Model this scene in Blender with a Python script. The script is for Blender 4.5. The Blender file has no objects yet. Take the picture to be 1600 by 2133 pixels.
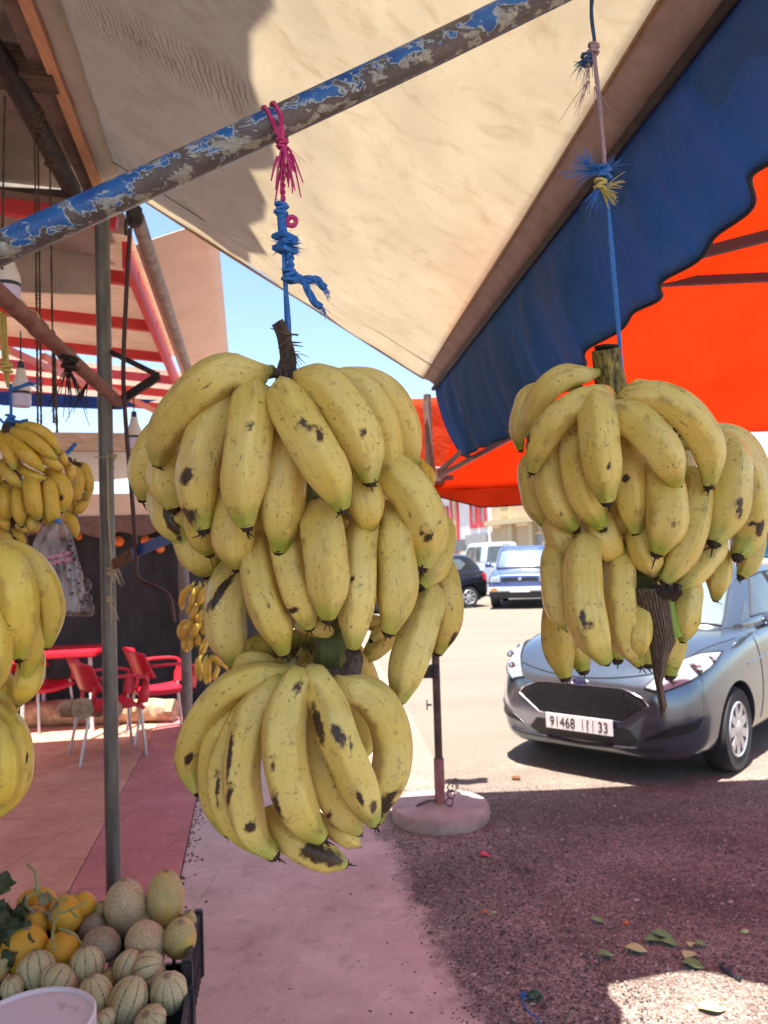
import bpy, bmesh, math, random
from mathutils import Vector, Matrix
from mathutils.bvhtree import BVHTree
from mathutils.geometry import tessellate_polygon
V = Vector
rnd = random.Random(7)
scn = bpy.context.scene
COL = scn.collection
R_ = math.radians

# ------------------------------------------------------------------ camera
F_PX, PITCH, ROLL, EYE = 1602.0, R_(3.0), R_(2.0), 1.6
CAM = V((0, 0, EYE))
FW = V((0, math.cos(PITCH), math.sin(PITCH)))
U0 = V((0, -math.sin(PITCH), math.cos(PITCH)))
R0 = V((1, 0, 0))
UP = U0 * math.cos(ROLL) + R0 * math.sin(ROLL)
RT = R0 * math.cos(ROLL) - U0 * math.sin(ROLL)

def ray(px, py):
    return FW + RT * ((px - 800) / F_PX) + UP * ((1066.5 - py) / F_PX)
def P(px, py, d):            # the point a distance d in front of the lens behind photo pixel (px, py)
    return CAM + ray(px, py) * d
def PZ(px, py, z):           # ... on the level z
    r = ray(px, py); return CAM + r * ((z - EYE) / r.z)
def PY(px, py, y):           # ... on the upright plane Y = y
    r = ray(px, py); return CAM + r * (y / r.y)
E1, E2 = V((0.984, 0.177, 0)), V((-0.177, 0.984, 0))
def S(p, q, z):              # street frame: p across the street, q along it
    return E1 * p + E2 * q + V((0, 0, z))

cam = bpy.data.cameras.new('camera'); camo = bpy.data.objects.new('camera', cam); COL.objects.link(camo)
cam.sensor_fit = 'AUTO'; cam.sensor_width = 36; cam.lens = F_PX / 2133 * 36
cam.clip_start = 0.02; cam.clip_end = 2000
camo.matrix_world = Matrix(((RT.x, UP.x, -FW.x, CAM.x), (RT.y, UP.y, -FW.y, CAM.y), (RT.z, UP.z, -FW.z, CAM.z), (0, 0, 0, 1)))
cam.dof.use_dof = True; cam.dof.focus_distance = 0.82; cam.dof.aperture_fstop = 13
scn.camera = camo

# ------------------------------------------------------------------ light
SUN = V((-0.06, -0.20, 1)).normalized()       # towards the sun
el = math.asin(SUN.z); az = math.atan2(SUN.x, SUN.y)
w = bpy.data.worlds.new('World'); scn.world = w; w.use_nodes = True
nt = w.node_tree; bg = nt.nodes['Background']
sky = nt.nodes.new('ShaderNodeTexSky'); sky.sky_type = 'NISHITA'; sky.sun_disc = False
sky.sun_elevation = el; sky.sun_rotation = az; sky.air_density = 1.0; sky.dust_density = .8; sky.ozone_density = 1.8
nt.links.new(sky.outputs[0], bg.inputs[0]); bg.inputs[1].default_value = 0.092
sl = bpy.data.lights.new('sun', 'SUN'); sl.energy = 5.0; sl.angle = R_(0.5); sl.color = (1, 0.94, 0.84)
so = bpy.data.objects.new('sun', sl); COL.objects.link(so)
so.rotation_mode = 'QUATERNION'; so.rotation_quaternion = SUN.to_track_quat('Z', 'Y'); so.location = SUN * 50
scn.view_settings.view_transform = 'Standard'; scn.view_settings.look = 'None'
scn.view_settings.exposure = 1.87; scn.view_settings.gamma = 1
scn.cycles.use_denoising = True
scn.cycles.max_bounces = 10; scn.cycles.diffuse_bounces = 6; scn.cycles.transparent_max_bounces = 12
scn.cycles.sample_clamp_indirect = 8

# ------------------------------------------------------------------ materials
class NT:
    def __init__(s, name):
        s.m = bpy.data.materials.new(name); s.m.use_nodes = True
        s.t = s.m.node_tree; s.b = s.t.nodes['Principled BSDF']; s.out = s.t.nodes['Material Output']
    def n(s, typ, **kw):
        o = s.t.nodes.new('ShaderNode' + typ)
        for k, v in kw.items():
            if k in o.inputs: o.inputs[k].default_value = v
            else: setattr(o, k, v)
        return o
    def l(s, a, b): s.t.links.new(a, b)
    def co(s, kind='Object'):
        return s.n('TexCoord').outputs[kind]
    def mapv(s, vec, sc=(1, 1, 1)):
        m = s.n('Mapping'); m.inputs['Scale'].default_value = sc; s.l(vec, m.inputs[0]); return m.outputs[0]
    def noise(s, vec, scale, detail=4, rough=.55, dist=0):
        o = s.n('TexNoise'); o.inputs['Scale'].default_value = scale; o.inputs['Detail'].default_value = detail
        o.inputs['Roughness'].default_value = rough; o.inputs['Distortion'].default_value = dist
        s.l(vec, o.inputs['Vector']); return o.outputs['Fac']
    def ramp(s, fac, stops, interp='LINEAR'):
        o = s.n('ValToRGB'); o.color_ramp.interpolation = interp
        e = o.color_ramp.elements
        while len(e) < len(stops): e.new(0.5)
        for i, (p, c) in enumerate(stops):
            e[i].position = p
            e[i].color = (c, c, c, 1) if not hasattr(c, '__len__') else (*c, 1)
        s.l(fac, o.inputs[0]); return o.outputs[0]
    def mix(s, fac, a, b, mode='MIX'):
        o = s.n('Mix'); o.data_type = 'RGBA'; o.blend_type = mode
        for v, i in ((fac, 0), (a, 6), (b, 7)):
            if hasattr(v, 'links'): s.l(v, o.inputs[i])
            elif i == 0: o.inputs[0].default_value = v
            else: o.inputs[i].default_value = (*v, 1)
        return o.outputs[2]
    def math(s, op, a, b=0.0, c=None):
        o = s.n('Math'); o.operation = op
        for i, v in enumerate((a, b, c)):
            if v is None: continue
            if hasattr(v, 'links'): s.l(v, o.inputs[i])
            else: o.inputs[i].default_value = v
        return o.outputs[0]
    def attr(s, name):
        o = s.n('Attribute'); o.attribute_name = name; return o.outputs['Fac']
    def bump(s, h, strength=.3, dist=.01):
        o = s.n('Bump'); o.inputs['Strength'].default_value = strength; o.inputs['Distance'].default_value = dist
        s.l(h, o.inputs['Height']); s.l(o.outputs[0], s.b.inputs['Normal']); return o
    def base(s, c):
        if hasattr(c, 'links'): s.l(c, s.b.inputs['Base Color'])
        else: s.b.inputs['Base Color'].default_value = (*c, 1)
    def set(s, **kw):
        for k, v in kw.items(): s.b.inputs[k.replace('_', ' ')].default_value = v
        return s

_M = {}
def mat(name, col, col2=None, rough=.6, metal=0, scale=6, bump=0, bscale=60, spec=.5, stretch=(1, 1, 1), lo=.35, hi=.7):
    if name in _M: return _M[name]
    n = NT(name); n.set(Roughness=rough, Metallic=metal); n.b.inputs['Specular IOR Level'].default_value = spec
    co = n.mapv(n.co(), stretch)
    if col2:
        n.base(n.ramp(n.noise(co, scale, 6, .62), [(lo, col), (hi, col2)]))
    else: n.base(col)
    if bump: n.bump(n.noise(co, bscale, 5), bump, .006)
    _M[name] = n.m; return n.m

def banana_mat(name, yel, yel2, green, spots=.5):
    n = NT(name); n.set(Roughness=.5)
    n.b.inputs['Specular IOR Level'].default_value = .35
    oc = n.co(); uv = n.co('UV'); t = n.attr('t')
    base = n.ramp(n.noise(oc, 14, 4), [(.3, yel), (.7, yel2)])
    info = n.n('ObjectInfo')
    base = n.mix(n.math('MULTIPLY', info.outputs['Random'], .35), base, (.52, .36, .055))
    # fine lengthwise fibres
    fib = n.noise(n.mapv(uv, (14, 260, 1)), 1.0, 4, .6)
    base = n.mix(n.ramp(fib, [(.42, .0), (.7, .28)]), base, (.42, .28, .06))
    # green ends
    g = n.ramp(t, [(.0, .9), (.16, .65), (.27, .0), (.86, .0), (.955, .9)])
    gn = n.math('MULTIPLY', g, n.ramp(n.noise(oc, 30, 2), [(.25, .35), (.65, 1)]))
    base = n.mix(gn, base, green)
    # ridges a touch browner
    base = n.mix(n.math('MULTIPLY', n.attr('ridge'), n.ramp(n.noise(oc, 40, 4), [(.5, 0), (.72, .8)])), base, (.22, .12, .03))
    # scuffs, specks
    sc = n.noise(n.mapv(uv, (70, 190, 1)), 1.0, 7, .68, .6)
    base = n.mix(n.ramp(sc, [(.61 - .02 * spots, 0), (.69, .85)]), base, (.10, .052, .018))
    sp = n.noise(n.mapv(oc, (1, 1, 1)), 210, 3, .5)
    base = n.mix(n.ramp(sp, [(.675, 0), (.72, .8)]), base, (.09, .045, .015))
    chalk = n.noise(oc, 22, 5, .6); base = n.mix(n.ramp(chalk, [(.45, 0), (.75, .30)]), base, (.70, .56, .27))
    patch = n.noise(oc, 34, 8, .7, .8)
    base = n.mix(n.ramp(patch, [(.65, 0), (.69, .75)]), base, (.11, .055, .02))
    # bruises
    nb = n.noise(oc, 95, 8, .72, .5)
    br = n.math('ADD', n.attr('br'), n.math('MULTIPLY', n.math('SUBTRACT', nb, .5), 1.7))
    base = n.mix(n.ramp(br, [(.12, 0), (.36, .75)]), base, (.20, .105, .035))
    base = n.mix(n.ramp(br, [(.30, 0), (.46, .96)]), base, n.ramp(n.noise(oc, 300, 3), [(.3, (.014, .009, .007)), (.7, (.075, .045, .028))]))
    base = n.mix(n.ramp(t, [(.0, .95), (.045, .6), (.10, 0)]), base, (.045, .028, .015))
    n.base(base)
    n.bump(n.math('ADD', n.math('MULTIPLY', sc, .5), n.math('MULTIPLY', n.noise(oc, 90, 4), .8)), .22, .002)
    n.l(n.ramp(n.noise(oc, 60, 3), [(.3, .34), (.7, .52)]), n.b.inputs['Roughness'])
    return n.m
BAN = banana_mat('banana_skin', (.68, .485, .09), (.76, .595, .19), (.24, .32, .03))
BAN2 = banana_mat('banana_skin_ripe', (.62, .36, .025), (.66, .42, .05), (.30, .33, .03), .2)
BAN3 = banana_mat('banana_skin_smooth', (.70, .47, .055), (.74, .52, .09), (.36, .40, .03), -1.2)
TIP = mat('banana_dried_tip', (.018, .011, .008), (.06, .036, .022), .9, scale=200, bump=.6, bscale=300)
STALK = mat('banana_dry_stalk', (.045, .026, .018), (.16, .11, .075), .9, scale=60, bump=.8, bscale=120, stretch=(3, 3, .5))
GSTALK = mat('banana_green_stalk', (.06, .08, .015), (.16, .17, .03), .6, scale=30, bump=.4)
BSTALK = mat('banana_brown_stalk', (.05, .03, .015), (.32, .25, .05), .7, scale=50, bump=.5, stretch=(4, 4, .4), lo=.4, hi=.6)
BRACT = mat('dry_bract', (.07, .042, .026), (.24, .16, .10), .9, scale=120, bump=.9, bscale=160, stretch=(5, 5, .35))

STEEL = mat('galvanised_steel', (.10, .095, .085), (.20, .19, .175), .5, .55, 24, .1, 60, stretch=(1, 1, .25))
DARKST = mat('dark_steel', (.018, .014, .013), (.05, .04, .035), .6, .3, 20, .2)
RUSTP = mat('rusty_red_pipe', (.16, .05, .035), (.30, .13, .09), .75, .1, 28, .5, 90)
MAROON = mat('maroon_rod', (.035, .009, .01), (.075, .02, .02), .45, .2, 30)
TWINE_BR = mat('brown_twine', (.05, .03, .02), (.12, .08, .05), .9, scale=120)
TW_BLUE = mat('blue_twine', (.012, .10, .36), (.03, .19, .52), .55, scale=200)
TW_DBLUE = mat('faded_blue_twine', (.02, .06, .14), (.05, .12, .22), .6, scale=200)
TW_PINK = mat('pink_twine', (.42, .012, .10), (.60, .03, .18), .5, scale=200)
TW_MAUVE = mat('mauve_twine', (.30, .19, .22), (.44, .30, .32), .7, scale=200)
TW_YEL = mat('yellow_twine', (.40, .32, .06), (.56, .46, .14), .7, scale=200)
WHITEP = mat('white_plastic', (.62, .58, .60), (.70, .66, .68), .4, scale=5)
REDPL = mat('red_plastic', (.56, .012, .030), (.62, .02, .042), .35, scale=8)
ALU = mat('brushed_aluminium', (.50, .50, .52), None, .35, .8)
BLACKPL = mat('black_plastic', (.012, .012, .016), (.03, .03, .038), .4, scale=20)
CONC = mat('cast_concrete', (.34, .25, .22), (.47, .37, .33), .9, scale=9, bump=.4, bscale=60)
LEAF = mat('green_leaf', (.09, .20, .035), (.20, .32, .08), .5, scale=40)
LEAFP = mat('pale_leaf', (.42, .46, .16), (.52, .50, .24), .6, scale=40)
DLEAF = mat('wilted_leaf', (.02, .04, .012), (.06, .085, .03), .7, scale=30)
WOODO = mat('orange_brown_timber', (.52, .25, .12), (.64, .36, .20), .8, scale=9, bump=.4, bscale=50, stretch=(6, .6, 6))
WOODD = mat('dark_timber', (.05, .03, .02), (.16, .10, .065), .85, scale=10, bump=.4, bscale=40, stretch=(.6, 6, 6))
LOG = mat('log_wood', (.20, .14, .09), (.50, .38, .25), .9, scale=14, bump=.6, bscale=50)
REDST = mat('red_painted_steel', (.56, .035, .042), (.64, .055, .06), .5, scale=8)
PINKST = mat('faded_pink_steel', (.62, .20, .17), (.66, .26, .22), .6, scale=8)
CREAMP = mat('cream_sheet', (.66, .46, .34), (.74, .54, .42), .6, scale=4)
BLUEBAR = mat('blue_painted_bar', (.012, .05, .22), (.02, .09, .32), .5, scale=30)
RUST = mat('rust', (.10, .045, .02), (.22, .10, .05), .9, scale=40, bump=.4)
BEIGE = mat('beige_canvas', (.56, .42, .29), (.64, .50, .36), .8, scale=5)
BROWNV = mat('brown_canvas', (.11, .062, .045), (.17, .10, .075), .85, scale=12)
NET = mat('black_shade_net', (.006, .007, .008), (.036, .038, .042), .85, scale=4, bump=.5, bscale=9, stretch=(1, 1, .4))
ORANGE = mat('orange_peel', (.62, .12, .01), (.72, .18, .02), .5, scale=20)
BULBW = mat('bulb_plastic', (.72, .66, .62), None, .35)
BULBD = mat('bulb_diffuser', (.62, .56, .78), None, .3)
SUNWHITE = mat('white_render', (.66, .62, .62), (.74, .70, .70), .85, scale=1.2)

# ------------------------------------------------------------------ mesh helpers
def obj(name, bm, m, parent=None, smooth=True, mods=None):
    me = bpy.data.meshes.new(name)
    if isinstance(bm, bmesh.types.BMesh):
        bmesh.ops.recalc_face_normals(bm, faces=bm.faces); bm.to_mesh(me); bm.free()
    else: me = bm
    ms = m if isinstance(m, (list, tuple)) else [m]
    for x in ms: me.materials.append(x)
    if smooth:
        for p in me.polygons: p.use_smooth = True
        try: me.set_sharp_from_angle(angle=R_(38 if smooth is True else smooth))
        except Exception: pass
    o = bpy.data.objects.new(name, me); COL.objects.link(o)
    if parent is not None:
        o.parent = parent
        r = parent
        off = V((0, 0, 0))
        while r is not None: off += V(r.location); r = r.parent
        o.location = -off
    return o
def tag(o, label=None, cat=None, group=None, kind=None):
    if label: o['label'] = label
    if cat: o['category'] = cat
    if group: o['group'] = group
    if kind: o['kind'] = kind
    return o
def thing(name, label, cat, loc=(0, 0, 0), group=None):
    o = bpy.data.objects.new(name, None); COL.objects.link(o); o.empty_display_size = .05
    o.location = loc
    return tag(o, label, cat, group)
def copy_tree(o, parent=None):
    c = o.copy(); COL.objects.link(c); c.parent = parent
    for ch in list(o.children): copy_tree(ch, c)
    return c
def B(): return bmesh.new()

def box(bm, c, s, rot=None, bev=0, mi=0):
    c = V(c); s = V(s) / 2; vs = []
    for x in (-1, 1):
        for y in (-1, 1):
            for z in (-1, 1):
                p = V((x * s.x, y * s.y, z * s.z))
                if rot is not None: p = rot @ p
                vs.append(bm.verts.new(c + p))
    fs = [bm.faces.new([vs[i] for i in q]) for q in ((0, 1, 3, 2), (4, 6, 7, 5), (0, 4, 5, 1), (2, 3, 7, 6), (0, 2, 6, 4), (1, 5, 7, 3))]
    for f in fs: f.material_index = mi
    if bev:
        bmesh.ops.bevel(bm, geom=list({e for f in fs for e in f.edges}), offset=bev, segments=2, affect='EDGES')
def beam(bm, a, b, wd, ht, up=(0, 0, 1), bev=0, mi=0):      # bar from a to b, width across, height along up
    a, b = V(a), V(b); d = (b - a); L = d.length; y = d.normalized()
    x = y.cross(V(up)).normalized(); z = x.cross(y)
    box(bm, (a + b) / 2, (wd, L, ht), Matrix((x, y, z)).transposed(), bev, mi)
def spline(pts, n):
    pts = [V(p) for p in pts]
    if len(pts) == 2: return [pts[0].lerp(pts[1], i / n) for i in range(n + 1)]
    q = [pts[0] * 2 - pts[1]] + pts + [pts[-1] * 2 - pts[-2]]
    L = [(pts[i + 1] - pts[i]).length for i in range(len(pts) - 1)]
    tot = sum(L) or 1; out = []
    for k in range(n + 1):
        s = tot * k / n; i = 0
        while i < len(L) - 1 and s > L[i]: s -= L[i]; i += 1
        t = min(1, s / (L[i] or 1))
        p0, p1, p2, p3 = q[i:i + 4]
        out.append(.5 * ((2 * p1) + (p2 - p0) * t + (2 * p0 - 5 * p1 + 4 * p2 - p3) * t * t + (3 * p1 - p0 - 3 * p2 + p3) * t ** 3))
    return out
def frames(path):
    T = []
    for i in range(len(path)):
        a = path[max(0, i - 1)]; b = path[min(len(path) - 1, i + 1)]
        d = (b - a); T.append(d.normalized() if d.length > 1e-9 else (T[-1] if T else V((0, 0, 1))))
    n = T[0].orthogonal().normalized(); out = []
    for i, t in enumerate(T):
        if i: n = (T[i - 1].rotation_difference(t)) @ n
        n = (n - t * n.dot(t)).normalized(); out.append((t, n, t.cross(n)))
    return out
def tube(bm, path, rad, n=8, cap=True, mi=0, prof=None):
    fr = frames(path); rings = []
    for i, p in enumerate(path):
        r = rad(i / (len(path) - 1)) if callable(rad) else rad
        t, a, b = fr[i]
        rings.append([bm.verts.new(p + (a * math.cos(k * 2 * math.pi / n) + b * math.sin(k * 2 * math.pi / n)) * (r * (prof(k, i) if prof else 1))) for k in range(n)])
    for i in range(len(rings) - 1):
        for k in range(n):
            f = bm.faces.new((rings[i][k], rings[i][(k + 1) % n], rings[i + 1][(k + 1) % n], rings[i + 1][k])); f.material_index = mi
    if cap:
        for r in (rings[0][::-1], rings[-1]):
            f = bm.faces.new(r); f.material_index = mi
def lathe(bm, prof, n=32, c=(0, 0, 0), axis=None, mi=0):
    c = V(c); q = V((0, 0, 1)).rotation_difference(V(axis).normalized()) if axis is not None else None
    rings = []
    for r, z in prof:
        ring = []
        for k in range(n):
            p = V((r * math.cos(2 * math.pi * k / n), r * math.sin(2 * math.pi * k / n), z))
            ring.append(bm.verts.new(c + (q @ p if q else p)))
        rings.append(ring)
    for i in range(len(rings) - 1):
        for k in range(n):
            f = bm.faces.new((rings[i][k], rings[i][(k + 1) % n], rings[i + 1][(k + 1) % n], rings[i + 1][k])); f.material_index = mi
    if prof[0][0] > 1e-6: bm.faces.new(rings[0][::-1]).material_index = mi
    if prof[-1][0] > 1e-6: bm.faces.new(rings[-1]).material_index = mi
    bmesh.ops.remove_doubles(bm, verts=bm.verts, dist=1e-6)
def grid(bm, fn, nu, nv, mi=0, uvl=None):
    vs = [[bm.verts.new(fn(i / nu, j / nv)) for j in range(nv + 1)] for i in range(nu + 1)]
    uv = bm.loops.layers.uv.verify() if uvl else None
    for i in range(nu):
        for j in range(nv):
            f = bm.faces.new((vs[i][j], vs[i + 1][j], vs[i + 1][j + 1], vs[i][j + 1])); f.material_index = mi
            if uv:
                for lp, (a, b) in zip(f.loops, ((i, j), (i + 1, j), (i + 1, j + 1), (i, j + 1))):
                    lp[uv].uv = (a / nu * uvl[0], b / nv * uvl[1])
    return vs
def thick(o, t, off=-1):
    m = o.modifiers.new('thickness', 'SOLIDIFY'); m.thickness = t; m.offset = off; return o
def poly_prism(bm, pts, d, mi=0):             # polygon extruded along vector d
    a = [bm.verts.new(V(p)) for p in pts]; b = [bm.verts.new(V(p) + V(d)) for p in pts]
    n = len(pts)
    bm.faces.new(a[::-1]).material_index = mi; bm.faces.new(b).material_index = mi
    for i in range(n): bm.faces.new((a[i], a[(i + 1) % n], b[(i + 1) % n], b[i])).material_index = mi

def twist(bm, path, r, strands=2, turns=40, n=6, mi=0):       # a laid cord: strands wound round each other
    fr = frames(path); N = len(path)
    for s in range(strands):
        pp = []
        for i, p in enumerate(path):
            a = turns * 2 * math.pi * i / N + 2 * math.pi * s / strands
            t, x, y = fr[i]; pp.append(p + (x * math.cos(a) + y * math.sin(a)) * r * .55)
        tube(bm, pp, r * .62, n, mi=mi)
def fray(bm, o, d, n, L, spread, r=.0004, mi=0, droop=.3, rg=rnd, curl=.13):
    o, d = V(o), V(d).normalized()
    for _ in range(n):
        v = (d + V((rg.gauss(0, spread), rg.gauss(0, spread), rg.gauss(0, spread)))).normalized()
        l = L * rg.uniform(.5, 1.1); k = V((rg.gauss(0, curl), rg.gauss(0, curl), rg.gauss(0, curl))) * l
        p = o + V((rg.gauss(0, r * 2), rg.gauss(0, r * 2), rg.gauss(0, r * 2)))
        path = spline([p, p + v * l * .5 + k * .5 - V((0, 0, droop * l * .1)), p + v * l + k - V((0, 0, droop * l * .5))], 5)
        tube(bm, path, lambda t: r * (1 - .5 * t), 4, mi=mi)
def knot(bm, c, r, mi=0, turns=3, rr=.35):
    c = V(c)
    pts = [c + V((r * math.cos(a * 2.1) * (1 + .2 * math.sin(a * 3)), r * math.sin(a * 2.1), r * .9 * math.sin(a * .7 + .5))) for a in [i * turns * 2 * math.pi / 40 / 2.1 * 2 for i in range(41)]]
    tube(bm, pts, r * rr, 6, mi=mi)

# ------------------------------------------------------------------ bananas
def banana_mesh(path, R, t0, seed, bruises=(), n=25, tipf=.40):
    rg = random.Random(seed); fr = frames(path); N = len(path)
    ph = rg.uniform(0, 6.28); L = [0]
    for i in range(1, N): L.append(L[-1] + (path[i] - path[i - 1]).length)
    verts, tv, rv, bv = [], [], [], []
    for i, p in enumerate(path):
        t = L[i] / L[-1]
        if t < t0: f = .26 + .50 * (t / t0) ** 1.5
        else: f = .76 + .24 * math.sin(min(1, (t - t0) / .22) * math.pi / 2)
        s = (1 - t) / .25
        if s < 1: f *= tipf + (1 - tipf) * math.sin(s * math.pi / 2) ** 1.0 * (1 - .10 * math.sin(min(1, s / .45) * math.pi))
        tt, a, b = fr[i]
        for k in range(n):
            th = 2 * math.pi * k / n - ph
            m5 = ((th + ph + 1e-6) % (2 * math.pi / 5)) - math.pi / 5; c = math.cos(2.5 * (th + ph))
            rd = max(0, abs(c) - .55) / .45; rd = rd ** 3               # five ridges between flattened faces
            pg = math.cos(math.pi / 5) / math.cos(m5)
            rr = R * 1.13 * f * (1.05 * (.30 + .70 * pg) if f > .5 else .95)
            verts.append(p + (a * math.cos(th) + b * math.sin(th)) * rr)
            tv.append(t); rv.append(rd)
    for v in verts:
        best = 0.0
        if bruises:
            q = v - CAM; d = q.dot(FW); x = 800 + q.dot(RT) / d * F_PX; y = 1066.5 - q.dot(UP) / d * F_PX
            for (bx, by, rx, ry, ang) in bruises:
                rx *= .88; ry *= .88
                dx, dy = x - bx, y - by; ca, sa = math.cos(ang), math.sin(ang)
                e = math.hypot((dx * ca + dy * sa) / rx, (-dx * sa + dy * ca) / ry)
                best = max(best, 1.10 - .80 * e)
        bv.append(max(0, best))
    faces = []
    for i in range(N - 1):
        for k in range(n): faces.append((i * n + k, i * n + (k + 1) % n, (i + 1) * n + (k + 1) % n, (i + 1) * n + k))
    faces.append(tuple(range(n))[::-1]); faces.append(tuple(range((N - 1) * n, N * n)))
    me = bpy.data.meshes.new('banana'); me.from_pydata(verts, [], faces)
    for nm, arr in (('t', tv), ('ridge', rv), ('br', bv)):
        at = me.attributes.new(nm, 'FLOAT', 'POINT'); at.data.foreach_set('value', arr)
    uv = me.uv_layers.new(name='UVMap'); so_ = seed % 97 * .37
    for f in me.polygons:
        for li, vi in zip(f.loop_indices, f.vertices):
            i, k = divmod(vi, n)
            if len(f.vertices) == 4 and k == 0 and any(v % n == n - 1 for v in f.vertices): k = n
            uv.data[li].uv = (L[i] + so_, k / n * 2 * math.pi * R + so_)
    return me
def tip_mesh(bm, p, d, R, seed, wisps=3):
    rg = random.Random(seed)
    path = [p - d * R * .12, p + d * R * .12, p + d * R * .28]
    tube(bm, path, lambda t: R * (.44 - .20 * t), 9, prof=lambda k, i: 1 + rg.uniform(-.22, .22))
    for _ in range(wisps):
        s = p + d * R * .2; q = V((rg.gauss(0, 1), rg.gauss(0, 1), rg.gauss(0, .6)))
        tube(bm, spline([s, s + d * R * .18 + q * R * .10, s + d * R * rg.uniform(.2, .45) + q * R * .22], 5), lambda t: R * .07 * (1 - .6 * t), 4)

def bunch(root, crop, data, xc, D0, Rb, m, lay=.036, N=34, nb=30, tips=True, bulge=.012, seed0=0, bruises={}, neckdy=-12, flat=.8, wisps=3):
    cx, cy, sc = crop
    for bi, (pts, wd, l) in enumerate(data):
        pp = []
        px = [(cx + x * sc, cy + y * sc) for x, y in pts]
        n = len(px)
        for i, (x, y) in enumerate(px):
            off = (x - xc) / F_PX * D0
            dep = D0 - flat * math.sqrt(max(Rb * Rb - off * off, (.2 * Rb) ** 2)) + l * lay
            u = i / (n - 1)
            dep += .020 * (Rb / .15) * max(0, 1 - u * 2.5) - bulge * math.sin(u * math.pi)
            pp.append((x, y, dep))
        x0, y0, d0 = pp[0]
        w3 = [P(*q) for q in pp]
        neck = P(xc + (x0 - xc) * .45, y0 + neckdy, D0 - .03 * Rb / .15)
        nv = neck - w3[0]
        if nv.length > .06 * D0 / .85: nv = nv.normalized() * .06 * D0 / .85
        path3 = [w3[0] + nv] + w3
        L0 = nv.length; Lt = sum((path3[i + 1] - path3[i]).length for i in range(len(path3) - 1))
        R = wd * sc / F_PX * sum(q[2] for q in pp) / n / 2
        path = spline(path3, N)
        sd = seed0 + bi * 13 + 1
        me = banana_mesh(path, R, min(.3, max(.06, L0 / Lt)), sd, bruises.get(bi, ()), nb)
        mm = m[bi % len(m)] if isinstance(m, list) else m
        o = obj('banana', me, mm, root, smooth=60)
        if tips:
            tb = B(); d = (path[-1] - path[-2]).normalized()
            tip_mesh(tb, path[-1], d, R, sd, wisps)
            obj('dried_tip', tb, TIP, o)

G_HANG = 'banana bunches hanging at the stall'
# ---- main bunch
C1, C2 = (250, 640, .46875), (350, 1150, .40625)
main = thing('banana_bunch', 'biggest banana bunch, three speckled tiers hanging in the middle on pink and blue twine', 'banana bunch', P(610, 1250, .88), G_HANG)
top_hand = [
    ([(575, 300), (480, 292), (385, 345), (280, 445), (205, 560), (168, 685)], 178, 0),
    ([(190, 560), (115, 700), (100, 850)], 130, 2.2),
    ([(290, 560), (205, 740), (240, 895)], 150, 1.6),
    ([(515, 405), (425, 500), (368, 650), (345, 810), (368, 985)], 176, .3),
    ([(595, 395), (585, 500), (562, 690), (545, 840), (560, 970)], 182, -.3),
    ([(725, 520), (725, 700), (718, 900), (710, 1080)], 180, .6),
    ([(735, 385), (785, 500), (870, 650), (940, 770), (985, 890)], 186, -.5),
    ([(840, 330), (930, 375), (1020, 485), (1080, 610), (1110, 770)], 178, -.2),
    ([(960, 330), (1080, 390), (1145, 500), (1180, 640), (1160, 785)], 150, .7),
    ([(1000, 318), (1110, 345), (1195, 405), (1250, 500), (1280, 610), (1300, 705)], 140, 1.4),
    ([(985, 320), (920, 300), (870, 330)], 70, 3.0),
    ([(215, 800), (230, 930), (300, 1045)], 150, 2.4),
    ([(385, 880), (370, 1000), (395, 1090)], 140, 2.0),
    ([(330, 960), (360, 1090), (400, 1178)], 200, 3.4),
    ([(500, 800), (510, 930), (508, 1050), (522, 1150)], 170, 1.2),
    ([(1045, 720), (1090, 850), (1108, 990)], 150, .9),
    ([(1180, 715), (1270, 790), (1340, 900), (1370, 1030), (1345, 1155)], 172, .0),
    ([(1420, 980), (1405, 1130), (1335, 1240)], 125, 1.3),
]
bunch(main, C1, top_hand, 620, .88, .17, BAN, bruises={
    0: [(398, 962, 10, 18, 0)], 3: [(385, 1075, 30, 20, .2), (388, 995, 14, 20, .1)], 6: [(640, 882, 26, 8, .1), (668, 905, 12, 13, 0)], 7: [(758, 905, 7, 11, 0)],
    9: [(760, 792, 20, 10, .4)], 11: [(350, 1080, 10, 34, -.3), (365, 1098, 9, 30, -.4)], 4: [(520, 884, 24, 5, 0)], 16: [(892, 1120, 11, 13, .3), (875, 1110, 6, 9, 0)]})
mid_hand = [
    ([(455, -40), (460, 110), (500, 270), (560, 400), (595, 515)], 168, 1.0),
    ([(590, -120), (612, 0), (652, 160), (695, 285), (722, 380)], 168, .9),
    ([(770, -190), (795, -60), (815, 120), (820, 335)], 200, .2),
    ([(1000, -180), (985, 0), (980, 190), (962, 350), (950, 485)], 172, .8),
    ([(1140, -180), (1165, 0), (1180, 150), (1162, 300), (1130, 405)], 192, .4),
    ([(1320, 210), (1295, 380), (1235, 580), (1180, 765)], 180, .8),
    ([(1385, 50), (1435, 200), (1440, 350), (1385, 512)], 138, 1.6),
    ([(335, 90), (300, 250), (300, 400), (350, 580)], 190, 2.4),
    ([(1150, 390), (1080, 480), (1010, 550)], 110, 3.2),
    ([(680, 370), (760, 390), (840, 410)], 84, 2.2),
    ([(1095, 370), (1040, 455)], 66, 2.4),
]
bunch(main, C2, mid_hand, 620, .88, .165, BAN, seed0=400, bruises={2: [(655, 1030, 14, 10, .6)], 7: [(462, 1230, 10, 34, .5), (448, 1250, 9, 36, .6), (475, 1212, 8, 20, .6)],
    3: [(735, 1203, 9, 7, 0)], 6: [(945, 1330, 5, 30, .5)], 1: [(610, 1272, 20, 6, 0)]})
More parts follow.
